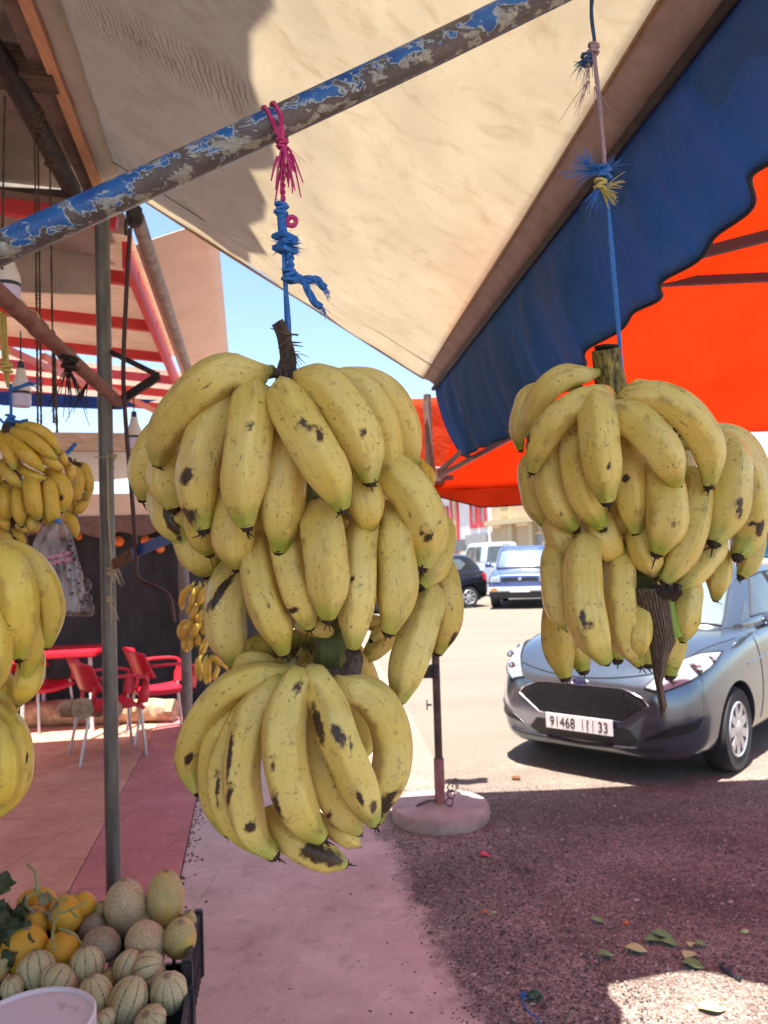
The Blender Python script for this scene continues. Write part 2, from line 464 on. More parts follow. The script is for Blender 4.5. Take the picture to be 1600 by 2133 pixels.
low_hand = [
    ([(600, 635), (460, 640), (310, 705), (190, 830), (125, 980), (108, 1100), (155, 1230)], 150, .5),
    ([(560, 600), (480, 560), (400, 560), (330, 610)], 90, 2.4),
    ([(480, 705), (340, 800), (250, 950), (222, 1120), (240, 1300), (305, 1445)], 120, .8),
    ([(510, 700), (400, 800), (300, 1000), (262, 1150), (290, 1320), (370, 1460), (455, 1525)], 120, .5),
    ([(560, 690), (450, 800), (398, 950), (375, 1150), (402, 1350), (452, 1470), (545, 1553)], 172, 0),
    ([(665, 665), (615, 770), (590, 920), (602, 1100), (650, 1280), (715, 1395), (785, 1462)], 205, -.4),
    ([(755, 650), (830, 790), (880, 950), (950, 1120), (1010, 1270), (1052, 1385)], 182, -.3),
    ([(720, 830), (758, 1000), (800, 1150), (870, 1300), (975, 1430)], 160, .8),
    ([(890, 690), (1020, 730), (1110, 830), (1155, 980), (1145, 1130), (1090, 1270), (1062, 1375)], 184, .3),
    ([(520, 1370), (640, 1480), (760, 1548), (905, 1598)], 140, .7),
    ([(800, 1390), (890, 1440), (975, 1500)], 90, 1.2),
    ([(700, 560), (820, 600), (960, 560), (1000, 660)], 110, 3.2),
]
bunch(main, C2, low_hand, 635, .88, .165, BAN, seed0=800, neckdy=-35, bruises={
    0: [(394, 1580, 8, 22, .5)], 4: [(478, 1580, 6, 60, .1), (478, 1655, 6, 30, .1), (515, 1518, 8, 8, 0), (520, 1725, 14, 12, 0)],
    5: [(618, 1438, 9, 22, .1), (566, 1598, 5, 22, 0), (575, 1680, 7, 30, -.3)],
    6: [(662, 1505, 11, 46, -.25), (706, 1535, 14, 30, -.5), (732, 1555, 5, 18, .1), (752, 1665, 6, 20, -.35), (738, 1705, 14, 7, 0), (778, 1682, 8, 16, .2)],
    8: [(800, 1680, 22, 26, .6), (812, 1660, 30, 8, -.5)], 9: [(660, 1775, 42, 26, .2), (690, 1790, 30, 18, .2)], 3: [(452, 1640, 4, 40, 0)], 7: [(690, 1700, 12, 5, 0)]})
def back_bananas(root, xc, D0, tiers, m, seed, L=.17, R=.0215):
    rg = random.Random(seed)
    for (py, n_, up) in tiers:
        for k in range(n_):
            a = math.pi * (.14 + .72 * (k + .5) / n_) + rg.uniform(-.1, .1)
            d = V((math.cos(a), math.sin(a), 0)); c = P(xc, py, D0 + .01); s_ = rg.uniform(.88, 1.08)
            pp = [c + d * .03 + V((0, 0, .012)), c + d * .060 * s_ + V((0, 0, up)), c + d * .098 * s_ + V((0, 0, up * .4 - .035)), c + d * .108 * s_ + V((0, 0, -.085)), c + d * .098 * s_ + V((0, 0, -.135 * s_))]
            o = obj('banana', banana_mesh(spline(pp, 24), R, .2, seed + int(py) + k * 7, (), 20), m, root, smooth=60)
            tb = B(); q = spline(pp, 24); tip_mesh(tb, q[-1], (q[-1] - q[-2]).normalized(), R, seed + k, 1); obj('dried_tip', tb, TIP, o)
back_bananas(main, 620, .90, [(850, 6, .02), (1075, 6, .02), (1390, 6, .025)], BAN, 5000)
# stalk: dry twisted top, green middle, curled broken end
b = B()
tube(b, spline([P(600, 840, .83), P(596, 790, .84), P(600, 740, .845), P(592, 700, .845), P(576, 672, .84)], 18), lambda t: .0105 - .004 * t, 12, prof=lambda k, i: 1 + .28 * math.sin(k * 2.4 + i * .35))
rg = random.Random(3)
for k in range(16):
    s = P(598 + rg.uniform(-10, 12), 690 + rg.uniform(0, 110), .832)
    tube(b, spline([s, s + V((rg.uniform(-.02, .02), -.004, rg.uniform(-.02, .012)))], 4), lambda t: .0016 * (1 - .7 * t), 4)
tube(b, spline([P(600, 775, .84), P(560, 780, .83), P(530, 798, .82)], 8), lambda t: .006 - .002 * t, 8)
tube(b, spline([P(605, 790, .84), P(635, 775, .84), P(670, 780, .84)], 8), .006, 8)
fray(b, P(606, 735, .83), (1, 0, -.3), 9, .018, .7, .0006, droop=.8)
obj('dry_stalk', b, STALK, main)
b = B(); tube(b, spline([P(620, 860, .90), P(640, 1100, .90), P(690, 1290, .87), P(692, 1345, .85), P(690, 1400, .86), P(660, 1500, .88), P(655, 1640, .9)], 40), lambda t: .024 - .003 * t, 14, prof=lambda k, i: 1 + .05 * math.sin(k * 3)); obj('stalk', b, GSTALK, main)
b = B(); tube(b, spline([P(735, 1355, .80), P(738, 1385, .79), P(722, 1412, .785), P(690, 1416, .79)], 14), lambda t: .008 + .004 * t, 10, prof=lambda k, i: 1 + .12 * math.sin(k * 2 + i)); obj('broken_stem', b, STALK, main)

# ---- right bunch
C3 = (1030, 700, .38435)
right = thing('banana_bunch', 'right-hand banana bunch before the red tent, with a dangling brown bract below it', 'banana bunch', P(1300, 1100, 1.0), G_HANG)
rdat = [
    ([(475, 212), (380, 225), (290, 290), (222, 400), (192, 545)], 128, 1.0),
    ([(210, 300), (152, 400), (128, 510), (142, 615)], 92, 2.2),
    ([(590, 335), (480, 355), (350, 435), (255, 560), (203, 730)], 150, 0),
    ([(555, 370), (565, 480), (580, 650), (612, 895)], 190, -.4),
    ([(490, 455), (450, 600), (460, 750), (505, 900), (585, 1035)], 165, .7),
    ([(375, 560), (302, 700), (310, 830), (365, 960), (438, 1045)], 155, 1.1),
    ([(205, 690), (205, 850), (240, 960), (285, 1030)], 120, 2.0),
    ([(335, 940), (360, 1080), (405, 1185)], 150, 2.0),
    ([(695, 510), (720, 700), (740, 880), (765, 1060)], 160, .9),
    ([(555, 940), (590, 1080), (650, 1210)], 170, 1.7),
    ([(650, 870), (690, 1000), (735, 1060)], 110, 2.2),
    ([(690, 425), (790, 490), (880, 590), (945, 700), (988, 800)], 188, -.5),
    ([(740, 335), (870, 335), (1010, 400), (1105, 510), (1162, 640), (1165, 808)], 172, 0),
    ([(850, 275), (770, 268), (720, 300)], 60, 3.0),
    ([(890, 740), (930, 890), (930, 1030), (882, 1172)], 202, .2),
    ([(1090, 770), (1095, 930), (1060, 1080), (995, 1220), (922, 1332)], 150, .8),
    ([(765, 1030), (810, 1150), (868, 1290)], 140, 1.3),
    ([(1205, 1110), (1130, 1240), (1050, 1330), (985, 1372)], 110, 1.4),
    ([(1250, 600), (1278, 760), (1265, 920), (1190, 1120)], 192, .6),
    ([(1260, 560), (1350, 700), (1385, 900), (1370, 1080), (1320, 1198)], 175, 1.3),
    ([(1210, 520), (1340, 590), (1415, 720), (1455, 900), (1455, 1040)], 130, 1.8),
    ([(1400, 1080), (1382, 1220), (1335, 1305)], 120, 2.4),
    ([(1210, 1180), (1212, 1320), (1200, 1422)], 118, 2.6),
    ([(340, 1160), (332, 1330), (352, 1480), (415, 1590)], 148, 1.3),
    ([(500, 1150), (482, 1350), (510, 1550), (558, 1680), (600, 1755)], 200, .3),
    ([(690, 1160), (682, 1400), (705, 1600), (785, 1775)], 160, 1.4),
    ([(800, 1440), (790, 1600), (780, 1735)], 112, 1.1),
    ([(1040, 1330), (1045, 1500), (1020, 1645)], 125, 1.2),
    ([(600, 1200), (570, 1400), (590, 1600)], 110, 2.4),
]
bunch(right, C3, rdat, 1300, 1.02, .165, BAN, seed0=1300, bruises={
    18: [(1540, 1060, 7, 26, .1)], 19: [(1585, 1100, 7, 22, .3), (1568, 1090, 14, 6, -.5)], 24: [(1215, 1290, 5, 24, -.2), (1232, 1303, 9, 8, .4)],
    2: [(1098, 918, 7, 20, .2)], 14: [(1410, 1090, 5, 12, .3)], 8: [(1303, 998, 9, 11, 0)], 3: [(1270, 970, 4, 6, 0)]}, neckdy=-8)
back_bananas(right, 1310, 1.05, [(860, 6, .02), (1010, 5, .015), (1210, 5, .02)], BAN, 6000)
b = B(); tube(b, spline([P(1315, 905, 1.0), P(1282, 830, .99), P(1272, 790, .985), P(1263, 726, .975)], 14), lambda t: .0225 - .005 * t, 14, prof=lambda k, i: 1 + .08 * math.sin(k * 4)); obj('stalk', b, BSTALK, right)
b = B(); tube(b, spline([P(1315, 905, 1.0), P(1330, 1050, 1.03), P(1335, 1200, 1.0), P(1340, 1232, .97)], 14), .020, 12); obj('lower_stalk', b, GSTALK, right)
b = B(); lathe(b, [(.0, 0), (.014, .001), (.0155, .004), (.0, .006)], 14, P(1263, 728, .975), P(1263, 700, .975) - P(1263, 728, .975)); obj('cut_end', b, TIP, right)
def bract(u, v):
    rows = [((1318, 1226), (1390, 1226)), ((1335, 1275), (1400, 1290)), ((1352, 1345), (1408, 1335)), ((1362, 1405), (1392, 1365)), ((1370, 1440), (1378, 1420)), ((1378, 1497), (1388, 1470))]
    f = v * (len(rows) - 1); i = min(int(f), len(rows) - 2); t = f - i
    a = V(rows[i][0]).lerp(V(rows[i + 1][0]), t); c = V(rows[i][1]).lerp(V(rows[i + 1][1]), t); q = a.lerp(c, u)
    return P(q.x, q.y, .925 - .012 * math.sin(u * math.pi) + .0012 * math.sin(u * 60) + .02 * v)
b = B(); grid(b, bract, 40, 40); o = obj('dry_bract', b, BRACT, right); thick(o, .0015)
b = B(); tube(b, spline([P(1388, 1235, .94), P(1398, 1285, .935), P(1408, 1325, .935)], 10), lambda t: .007 + .002 * t, 10); obj('young_stem', b, mat('young_green_stem', (.22, .30, .03), (.30, .36, .06), .5), right)
b = B()
for k in range(7):
    tube(b, spline([P(1362 + k * 8, 1222 + 6 * (k % 2), .925), P(1368 + k * 7, 1238 + 4 * (k % 3), .915)], 4), .006, 7, prof=lambda k, i: 1 + .3 * math.sin(k * 3 + i))
obj('flower_remains', b, TIP, right)

# ---- near left bunch (runs out of the frame)
C4 = (0, 1100, .3001)
near = thing('banana_bunch', 'smooth bright yellow bunch cut off by the left edge, nearest of all the bananas', 'banana bunch', P(-20, 1400, .78), G_HANG)
ndat = [
    ([(60, 140), (200, 225), (305, 370), (358, 560), (350, 710), (325, 815)], 165, .4),
    ([(-60, 190), (60, 270), (125, 430), (140, 640), (135, 900)], 235, -.2),
    ([(130, 240), (225, 400), (240, 600), (222, 820), (180, 1040)], 165, .7),
    ([(205, 880), (205, 1040), (132, 1205)], 170, 1.2),
    ([(-80, 480), (-20, 750), (-35, 1000), (-80, 1150)], 175, -.6),
    ([(0, 1030), (60, 1180), (98, 1275)], 130, 2.0),
    ([(-60, 1270), (55, 1355), (115, 1500), (125, 1680), (85, 1850), (-25, 1990)], 170, .4),
    ([(-80, 1350), (5, 1480), (40, 1650), (20, 1820), (-70, 1960)], 150, -.4),
    ([(-250, 200), (-260, 400), (-240, 700), (-200, 980)], 220, .2),
    ([(-250, 1300), (-270, 1500), (-240, 1800), (-200, 2000)], 200, .2),
]
bunch(near, C4, ndat, -60, .84, .15, BAN3, seed0=2100, bruises={6: [(56, 1575, 3, 10, 0), (54, 1600, 3, 8, 0), (12, 1620, 9, 5, 0)], 1: [(40, 1378, 16, 4, .1)]})
b = B(); tube(b, spline([P(-60, 1040, .84), P(-65, 1200, .84), P(-60, 1500, .84), P(-60, 1650, .85)], 14), .022, 12); obj('stalk', b, GSTALK, near)

# ---- middle left bunches
C5 = (0, 850, .2157)
midl = thing('banana_bunch', 'ripe yellow bunch on brown cords left of the steel pole, plastic bag hung beside it', 'banana bunch', P(60, 1000, 2.1), G_HANG)
mdat = [
    ([(190, 175), (310, 185), (430, 240), (520, 340), (565, 435)], 105, .6),
    ([(140, 225), (255, 270), (380, 360), (480, 445), (535, 490)], 118, .2),
    ([(80, 290), (185, 380), (290, 480), (370, 555), (408, 600)], 128, -.2),
    ([(350, 440), (450, 500), (550, 560), (603, 590)], 98, .7),
    ([(0, 260), (60, 370), (110, 480), (140, 590)], 120, 0),
    ([(190, 570), (280, 635), (370, 665), (438, 680)], 86, .8),
    ([(10, 540), (85, 640), (155, 710), (212, 758)], 108, .4),
    ([(300, 680), (312, 800), (338, 950), (382, 1075)], 150, .5),
    ([(465, 705), (490, 830), (508, 1000), (512, 1148)], 138, .8),
    ([(520, 640), (605, 730), (630, 840), (585, 1000)], 138, 1.0),
    ([(185, 770), (182, 950), (208, 1135)], 130, .9),
    ([(60, 760), (52, 900), (60, 1090)], 130, 1.0),
    ([(640, 560), (682, 610), (662, 710)], 92, 1.8),
    ([(565, 430), (605, 480), (640, 550)], 80, 1.4),
    ([(420, 760), (425, 960), (440, 1120)], 80, 1.6),
    ([(290, 1030), (320, 1120), (340, 1192)], 112, 1.6),
    ([(180, 1130), (240, 1165), (290, 1195)], 72, 1.8),
    ([(0, 1050), (45, 1110), (78, 1178)], 90, 1.4),
    ([(-60, 560), (-20, 660), (0, 730)], 80, .6),
    ([(-120, 300), (-100, 480), (-60, 640)], 120, .4),
    ([(-20, 1180), (70, 1235), (130, 1295)], 80, 2.2), ([(140, 1180), (200, 1240), (228, 1330)], 75, 2.4),
    ([(-120, 760), (-110, 900), (-60, 1090)], 130, 1.0),
]
bunch(midl, C5, mdat, 55, 2.12, .14, BAN2, seed0=2700, nb=14, N=20, lay=.03, bruises={9: [(128, 1037, 5, 6, 0)]}, wisps=1)
b = B(); tube(b, spline([P(22, 890, 2.05), P(25, 960, 2.12), P(40, 1120, 2.12), P(45, 1180, 2.1)], 10), .022, 10); obj('stalk', b, STALK, midl)
midr = thing('banana_bunch', 'small freckled yellow bunch with a black neck, just left of the steel pole', 'banana bunch', P(165, 1010, 2.5), G_HANG)
m2 = [([(735, 555), (815, 575), (855, 680), (858, 800), (832, 880)], 92, 0), ([(745, 590), (765, 700), (735, 830), (690, 885)], 108, -.3),
      ([(830, 860), (790, 950), (725, 1010)], 90, .6), ([(720, 870), (750, 930), (760, 960)], 70, 1), ([(655, 900), (690, 950), (650, 1000)], 80, 1),
      ([(615, 1015), (680, 1065), (718, 1150), (728, 1245)], 92, .3), ([(575, 1040), (620, 1080), (660, 1180)], 90, 1), ([(690, 570), (700, 680), (680, 760)], 90, 1)]
bunch(midr, C5, m2, 155, 2.55, .08, BAN2, seed0=3100, nb=12, N=18, bruises={0: [(160, 968, 14, 8, .2)]}, wisps=1)
b = B(); tube(b, spline([P(140, 960, 2.5), P(150, 1000, 2.56), P(150, 1090, 2.56)], 8), .018, 8); obj('stalk', b, STALK, midr)
# ---- far bunches
C6 = (350, 1150, .14063)
far1 = thing('banana_bunch', 'far small-fruited bunch of four tiers beside the grey post over the red chairs', 'banana bunch', P(410, 1290, 5.6), G_HANG)
f1 = [([(330, 520), (235, 620), (200, 850)], 92, .6), ([(470, 515), (385, 620), (340, 810)], 92, .2), ([(590, 525), (520, 625), (450, 780)], 105, 0), ([(320, 820), (312, 925)], 80, .8),
      ([(430, 800), (385, 900), (350, 1000)], 88, .6), ([(525, 870), (480, 950), (430, 1025)], 108, .5), ([(350, 1020), (290, 1130), (252, 1250)], 88, .3), ([(470, 1040), (410, 1135), (362, 1260)], 100, .2),
      ([(545, 1100), (505, 1220)], 85, .6), ([(215, 1070), (182, 1180), (218, 1320)], 85, .8), ([(262, 1320), (252, 1400), (280, 1480)], 82, .9), ([(340, 1280), (330, 1370), (312, 1440)], 82, .8),
      ([(445, 1290), (430, 1390)], 82, .8), ([(590, 1260), (540, 1380), (480, 1550)], 92, .4), ([(630, 620), (565, 730), (552, 860)], 82, .7), ([(640, 470), (680, 500), (690, 540)], 60, 1), ([(600, 900), (590, 1010), (600, 1120)], 90, .9)]
bunch(far1, C6, f1, 415, 5.6, .12, BAN2, seed0=3500, nb=10, N=12, tips=False, lay=.05, bulge=.03)
b = B(); tube(b, spline([P(438, 1195, 5.6), P(435, 1240, 5.62), P(415, 1350, 5.65)], 8), .03, 8); obj('stalk', b, STALK, far1)
far2 = thing('banana_bunch', 'small dark drooping bunch under the far four-tiered one, against the red chair arm', 'banana bunch', P(440, 1390, 5.4), G_HANG)
f2 = [([(470, 1590), (445, 1750), (478, 1900)], 84, .3), ([(555, 1600), (540, 1760), (568, 1950)], 86, 0), ([(615, 1610), (605, 1780), (612, 1940)], 66, .2), ([(735, 1700), (705, 1800), (665, 1885)], 70, .3), ([(660, 1590), (715, 1560), (745, 1600)], 62, .2), ([(440, 1590), (425, 1700), (430, 1850)], 60, .8), ([(700, 1600), (820, 1660), (940, 1760)], 70, .8)]
bunch(far2, C6, f2, 438, 5.4, .10, BAN2, seed0=3800, nb=10, N=12, tips=False, bulge=.03)
b = B(); tube(b, spline([P(440, 1355, 5.4), P(440, 1380, 5.42), P(440, 1410, 5.42)], 6), .03, 8); obj('stalk', b, STALK, far2)
C7 = (820, 720, .1875)
far3 = thing('banana_bunch', 'sliver of yellow bunch peeping out between the biggest bunch and the tent pole', 'banana bunch', P(880, 985, 2.4), G_HANG)
f3 = [([(300, 1290), (350, 1390), (365, 1500)], 95, .2), ([(345, 1340), (415, 1440), (415, 1560)], 95, 0), ([(250, 1280), (290, 1400), (320, 1500)], 90, .6), ([(200, 1300), (230, 1400), (250, 1500)], 90, .6)]
bunch(far3, C7, f3, 860, 2.5, .08, BAN2, seed0=3900, nb=12, N=14, tips=False)
b = B(); tube(b, spline([P(862, 950, 2.48), P(864, 1000, 2.5)], 6), .02, 8); obj('stalk', b, STALK, far3)

# ------------------------------------------------------------------ chipped blue pipe
def chipped():
    n = NT('chipped_blue_paint'); n.set(Roughness=.42)
    oc = n.co(); bias = n.attr('bias')
    n1 = n.noise(n.mapv(oc, (.7, 1, 1)), 46, 9, .68, .5); n2 = n.noise(oc, 9, 3)
    v = n.math('ADD', n.math('ADD', n1, n.math('MULTIPLY', n2, .58)), n.math('MULTIPLY', bias, .15))
    metal = n.ramp(n.noise(oc, 45, 5), [(.3, (.075, .058, .055)), (.7, (.135, .105, .10))])
    prim = n.ramp(n.noise(oc, 90, 4), [(.35, (.28, .33, .36)), (.7, (.50, .53, .50))])
    blue = n.ramp(n.noise(oc, 20, 4), [(.35, (.008, .055, .22)), (.7, (.016, .14, .38))])
    c = n.mix(n.ramp(v, [(.862, 0), (.867, 1)]), metal, prim)
    c = n.mix(n.ramp(v, [(.890, 0), (.895, 1)]), c, blue)
    n3 = n.noise(n.mapv(oc, (.5, 1, 1)), 60, 7, .66); under = n.math('ADD', n3, n.math('MULTIPLY', n.attr('under'), .17))
    c = n.mix(n.ramp(under, [(.69, 0), (.70, .85)]), c, n.ramp(n.noise(oc, 130, 3), [(.35, (.26, .25, .20)), (.7, (.46, .45, .38))]))
    n.base(c); n.bump(n.ramp(v, [(.79, 0), (.845, 1)]), .5, .0012); return n.m
pa = [P(-300, 655, .86), P(0, 518, .86), P(200, 428, .862), P(420, 328, .865), P(800, 152, .885), P(1160, -22, .915), P(1500, -190, .95), P(2000, -430, 1.0)]
path = spline(pa, 160); b = B(); n_ = 28; R_P = .0178
tube(b, path, R_P, n_)
me = bpy.data.meshes.new('pipe'); bmesh.ops.recalc_face_normals(b, faces=b.faces); b.to_mesh(me); b.free()
fr = frames(path); bias, und = [], []
ref = (UP * .62 - FW * .78).normalized(); ref2 = (-UP * .75 - FW * .6).normalized()
for vtx in me.vertices:
    i = min(len(path) - 1, vtx.index // n_); d = (vtx.co - path[i]).normalized()
    bias.append(d.dot(ref)); und.append(d.dot(ref2))
for nm, ar in (('bias', bias), ('under', und)):
    at = me.attributes.new(nm, 'FLOAT', 'POINT'); at.data.foreach_set('value', ar)
pipe = obj('support_pipe', me, chipped()); tag(pipe, 'round steel pipe with chipped blue paint slanting across the top', 'pipe')

# ------------------------------------------------------------------ twines
def pipe_at(px):
    return min(path, key=lambda q: abs(800 + (q - CAM).dot(RT) / (q - CAM).dot(FW) * F_PX - px))
t = thing('hanging_twine', 'pink twine looped on the blue pipe and knotted to blue twine above the biggest bunch', 'twine', P(590, 400, .85))
pc = pipe_at(583); ax = (pipe_at(640) - pipe_at(530)).normalized(); b = B()
for s, kx in ((-.006, -1), (.005, 1)):
    c = pc + ax * s; u = ax.cross(V((0, -1, 0))).normalized()
    u = V((0, 0, 1)) - ax * ax.z; u.normalize(); v = ax.cross(u)
    if v.y > 0: v = -v
    ring = [c + (u * math.cos(a) + v * math.sin(a)) * (R_P + .0022) for a in [-.9 + i * .21 for i in range(14)]]
    bot = P(590, 300, .845)
    pth = ring + [ring[-1].lerp(bot, .4), bot]
    tube(b, spline(pth, 40), .0024, 8, prof=lambda k, i: 1 + .25 * math.sin(k * 2.5 + i * .3))
    ring2 = [c + (u * math.cos(a) - v * math.sin(a)) * (R_P + .0022) for a in [.3 + i * .2 for i in range(12)]]
    tube(b, spline(ring2 + [bot], 30), .0022, 7)
twist(b, spline([P(589, 295, .844), P(588, 340, .843), P(590, 420, .843)], 30), .0028, 2, 5)
knot(b, P(588, 300, .843), .005)
fray(b, P(592, 310, .842), (.35, -.05, -1), 9, .032, .05, .0019, droop=.9)
fray(b, P(586, 320, .842), (-.15, -.05, -1), 8, .034, .04, .0019, droop=.9)
fray(b, P(590, 302, .842), (1, 0, -.9), 3, .028, .1, .0005)
tube(b, spline([P(596, 462, .842), P(606, 452, .84), P(617, 458, .84), P(612, 470, .84), P(598, 468, .842)], 14), .0028, 7)
obj('pink_strand', b, TW_PINK, t)
b = B()
twist(b, spline([P(586, 428, .842), P(588, 470, .841), P(590, 505, .841)], 24), .0048, 3, 3)
knot(b, P(586, 436, .842), .006); knot(b, P(594, 508, .84), .010, turns=5); knot(b, P(603, 575, .838), .0065)
fray(b, P(586, 430, .84), (-.2, 0, .6), 18, .012, .7, .0004); fray(b, P(594, 508, .838), (-.8, 0, .1), 80, .012, .8, .0005, curl=.35); fray(b, P(598, 512, .838), (.8, 0, -.2), 80, .013, .8, .0005, curl=.35)
tube(b, spline([P(592, 520, .841), P(594, 580, .842), P(598, 640, .845), P(601, 700, .85), P(606, 800, .86)], 24), lambda t: .0030, 8, prof=lambda k, i: 1 + .2 * math.sin(k * 3 + i * .4))
twist(b, spline([P(600, 520, .839), P(606, 545, .838), P(602, 578, .838)], 14), .0040, 2, 2)
for q in ((676, 600), (668, 640)):
    twist(b, spline([P(604, 578, .838), P(630, 583, .836), P(q[0] - 18, q[1] - 18, .835), P(*q, .835)], 20), .0040, 3, 1.2)
    fray(b, P(q[0] - 2, q[1] - 2, .835), (.6, 0, -.8), 16, .012, .25, .0006)
fray(b, P(640, 590, .836), (.9, 0, .0), 12, .02, .5, .0003)
obj('blue_strand', b, TW_BLUE, t)

t2 = thing('hanging_twine', 'long knotted blue and mauve twine holding the bunch on the right', 'twine', P(1250, 400, .96))
b = B(); p0 = pipe_at(1225)
for s in (-.003, .003):
    tube(b, spline([p0 + V((s, -.022, .02)), p0 + V((s, -.024, -.01)), P(1232, 20, .95), P(1239, 90, .952)], 20), .0022, 7)
fray(b, P(1215, 128, .948), (-.6, 0, -.6), 26, .020, .45, .0005)
knot(b, P(1222, 125, .95), .006)
obj('faded_blue_strand', b, TW_DBLUE, t2)
b = B(); knot(b, P(1236, 102, .95), .0055)
tube(b, spline([P(1237, 100, .951), P(1246, 190, .954), P(1253, 260, .956), P(1258, 330, .958), P(1262, 352, .958)], 24), .0026, 7, prof=lambda k, i: 1 + .2 * math.sin(k * 2 + i * .5))
fray(b, P(1234, 108, .948), (-.1, 0, -1), 16, .045, .09, .0007); fray(b, P(1226, 170, .948), (-.5, 0, -1), 7, .045, .12, .0006); fray(b, P(1240, 180, .948), (.1, 0, -1), 7, .03, .15, .0006)
obj('mauve_strand', b, TW_MAUVE, t2)
b = B(); knot(b, P(1258, 358, .957), .007, turns=4)
fray(b, P(1250, 358, .955), (-1, 0, .35), 60, .040, .22, .0005, curl=.22, droop=.5); fray(b, P(1225, 345, .955), (-.5, 0, 1), 22, .026, .4, .0004); fray(b, P(1266, 352, .955), (.7, 0, .6), 16, .026, .35, .0004)
fray(b, P(1245, 395, .955), (-.5, 0, -1), 26, .026, .25, .0006)
for s in (-1, 1):
    tube(b, spline([P(1262, 360, .957), P(1266, 420, .957), P(1274 + s * 2, 520, .96), P(1285 + s * 2, 650, .965), P(1297, 780, .972), P(1304, 822, .98)], 30), .0020, 7)
obj('blue_strand', b, TW_BLUE, t2)
b = B(); knot(b, P(1250, 385, .955), .006); fray(b, P(1255, 395, .953), (.7, 0, -.7), 30, .022, .3, .0007); fray(b, P(1268, 388, .955), (1, 0, .35), 8, .026, .12, .0006)
obj('yellow_strand', b, TW_YEL, t2)

# ------------------------------------------------------------------ awning
def canvas(name, diff, diff2, trans, stain=True, tw=.5, fade=None):
    n = NT(name); oc = n.co(); uv = n.co('UV')
    c = n.ramp(n.noise(oc, 3.2, 6, .62), [(.3, diff2), (.65, diff)])
    tc = n.ramp(n.noise(oc, 3.2, 6, .62), [(.3, tuple(x * .9 for x in trans)), (.65, trans)])
    if stain:
        st = n.noise(n.mapv(oc, (5, 8, 5)), 1.6, 9, .68, .5)
        k = n.ramp(st, [(.52, 0), (.74, .26)])
        fl = n.ramp(n.noise(n.mapv(oc, (6, 4, 6)), 1, 8, .7, .6), [(.55, 0), (.75, .22)])
        sp = n.ramp(n.noise(oc, 70, 2), [(.74, 0), (.78, .5)])
        rip = n.attr('ripple')
        wv = n.n('TexWave'); wv.inputs['Scale'].default_value = 5.0; wv.inputs['Distortion'].default_value = 7; wv.inputs['Detail'].default_value = 3; wv.inputs['Detail Scale'].default_value = 1.2
        n.l(n.mapv(oc, (3.2, 2.0, 1)), wv.inputs['Vector'])
        k2 = n.math('MULTIPLY', rip, n.ramp(wv.outputs['Fac'], [(.66, 0), (.88, .55)]))
        for f in (k, fl, sp, k2):
            c = n.mix(f, c, (.28, .19, .12)); tc = n.mix(f, tc, (.40, .25, .12))
    if fade:
        c = n.mix(n.ramp(n.noise(n.mapv(oc, (2.5, 5, .7)), 1.3, 6, .65, .5), [(.45, 0), (.72, .75)]), c, fade)
        c = n.mix(n.ramp(n.noise(oc, 60, 3), [(.70, 0), (.76, .4)]), c, tuple(x * .3 for x in fade))
    n.base(c); n.set(Roughness=.85); n.b.inputs['Specular IOR Level'].default_value = .15
    tr = n.n('BsdfTranslucent'); n.l(tc, tr.inputs['Color'])
    mx = n.n('MixShader'); mx.inputs[0].default_value = tw
    n.l(n.b.outputs[0], mx.inputs[1]); n.l(tr.outputs[0], mx.inputs[2]); n.l(mx.outputs[0], n.out.inputs['Surface'])
    n.bump(n.math('ADD', n.noise(n.mapv(oc, (2.2, 5, 2.2)), 2.2, 5, .6, .8), n.math('MULTIPLY', n.noise(oc, 420, 2), .05)), .55, .05)
    return n.m
CANV = canvas('cream_canvas', (.70, .61, .50), (.63, .54, .43), (.70, .645, .53), tw=.55)
If = P(882, 787, 4.4); In = PZ(1375, 0, If.z); Of = P(908, 802, 4.36); On = PZ(1522, 0, Of.z)
Cf = P(240, 380, 4.12); Cn = PZ(112, 0, Cf.z)
ext = lambda a, b_, k: a + (b_ - a) * k
def canv(u, v):
    k = v * 1.42
    a = ext(Cf, Cn, k * 1.9); c = ext(If, In, k); p = a.lerp(c, u)
    return p - V((0, 0, .045 * math.sin(u * math.pi) * math.sin(min(1, v * 3) * math.pi / 2))) + V((0, 0, (.010 * math.sin(v * 23 + u * 5) + .006 * math.sin(u * 31 + v * 9)) * math.sin(u * math.pi)))
aw = thing('awning', 'dirty cream canvas awning overhead with a blue scalloped valance', 'awning', If)
b = B(); grid(b, canv, 60, 90); me = bpy.data.meshes.new('canopy'); b.to_mesh(me); b.free()
rip = []
for vtx in me.vertices:
    q = vtx.co - CAM; d = q.dot(FW); x = 800 + q.dot(RT) / d * F_PX if d > .1 else -9999; y = 1066.5 - q.dot(UP) / d * F_PX if d > .1 else -9999
    tt = (x - 160) / 340; e = abs(y - (10 + tt * 190)) / 55 if 0 <= tt <= 1.05 else 9
    rip.append(max(0, 1 - e * e))
at = me.attributes.new('ripple', 'FLOAT', 'POINT'); at.data.foreach_set('value', rip)
thick(obj('canopy', me, CANV, aw), .0015)
TRIM = mat('grey_brown_canvas', (.32, .245, .205), (.43, .34, .295), .85, scale=14, bump=.4, bscale=25)
b = B(); grid(b, lambda u, v: ext(If, In, v * 1.42).lerp(ext(Of, On, v * 1.42), u) + V((0, 0, .004 * math.sin(v * 160 + u * 3) * math.sin(u * 3.14))), 8, 160); thick(obj('hem_band', b, TRIM, aw), .004)
b = B(); twist(b, [ext(If, In, k / 60 * 1.42) - V((0, 0, .004)) for k in range(61)], .006, 2, 60); obj('piping', b, mat('tan_piping', (.30, .19, .10), (.42, .28, .16), .8, scale=60), aw)
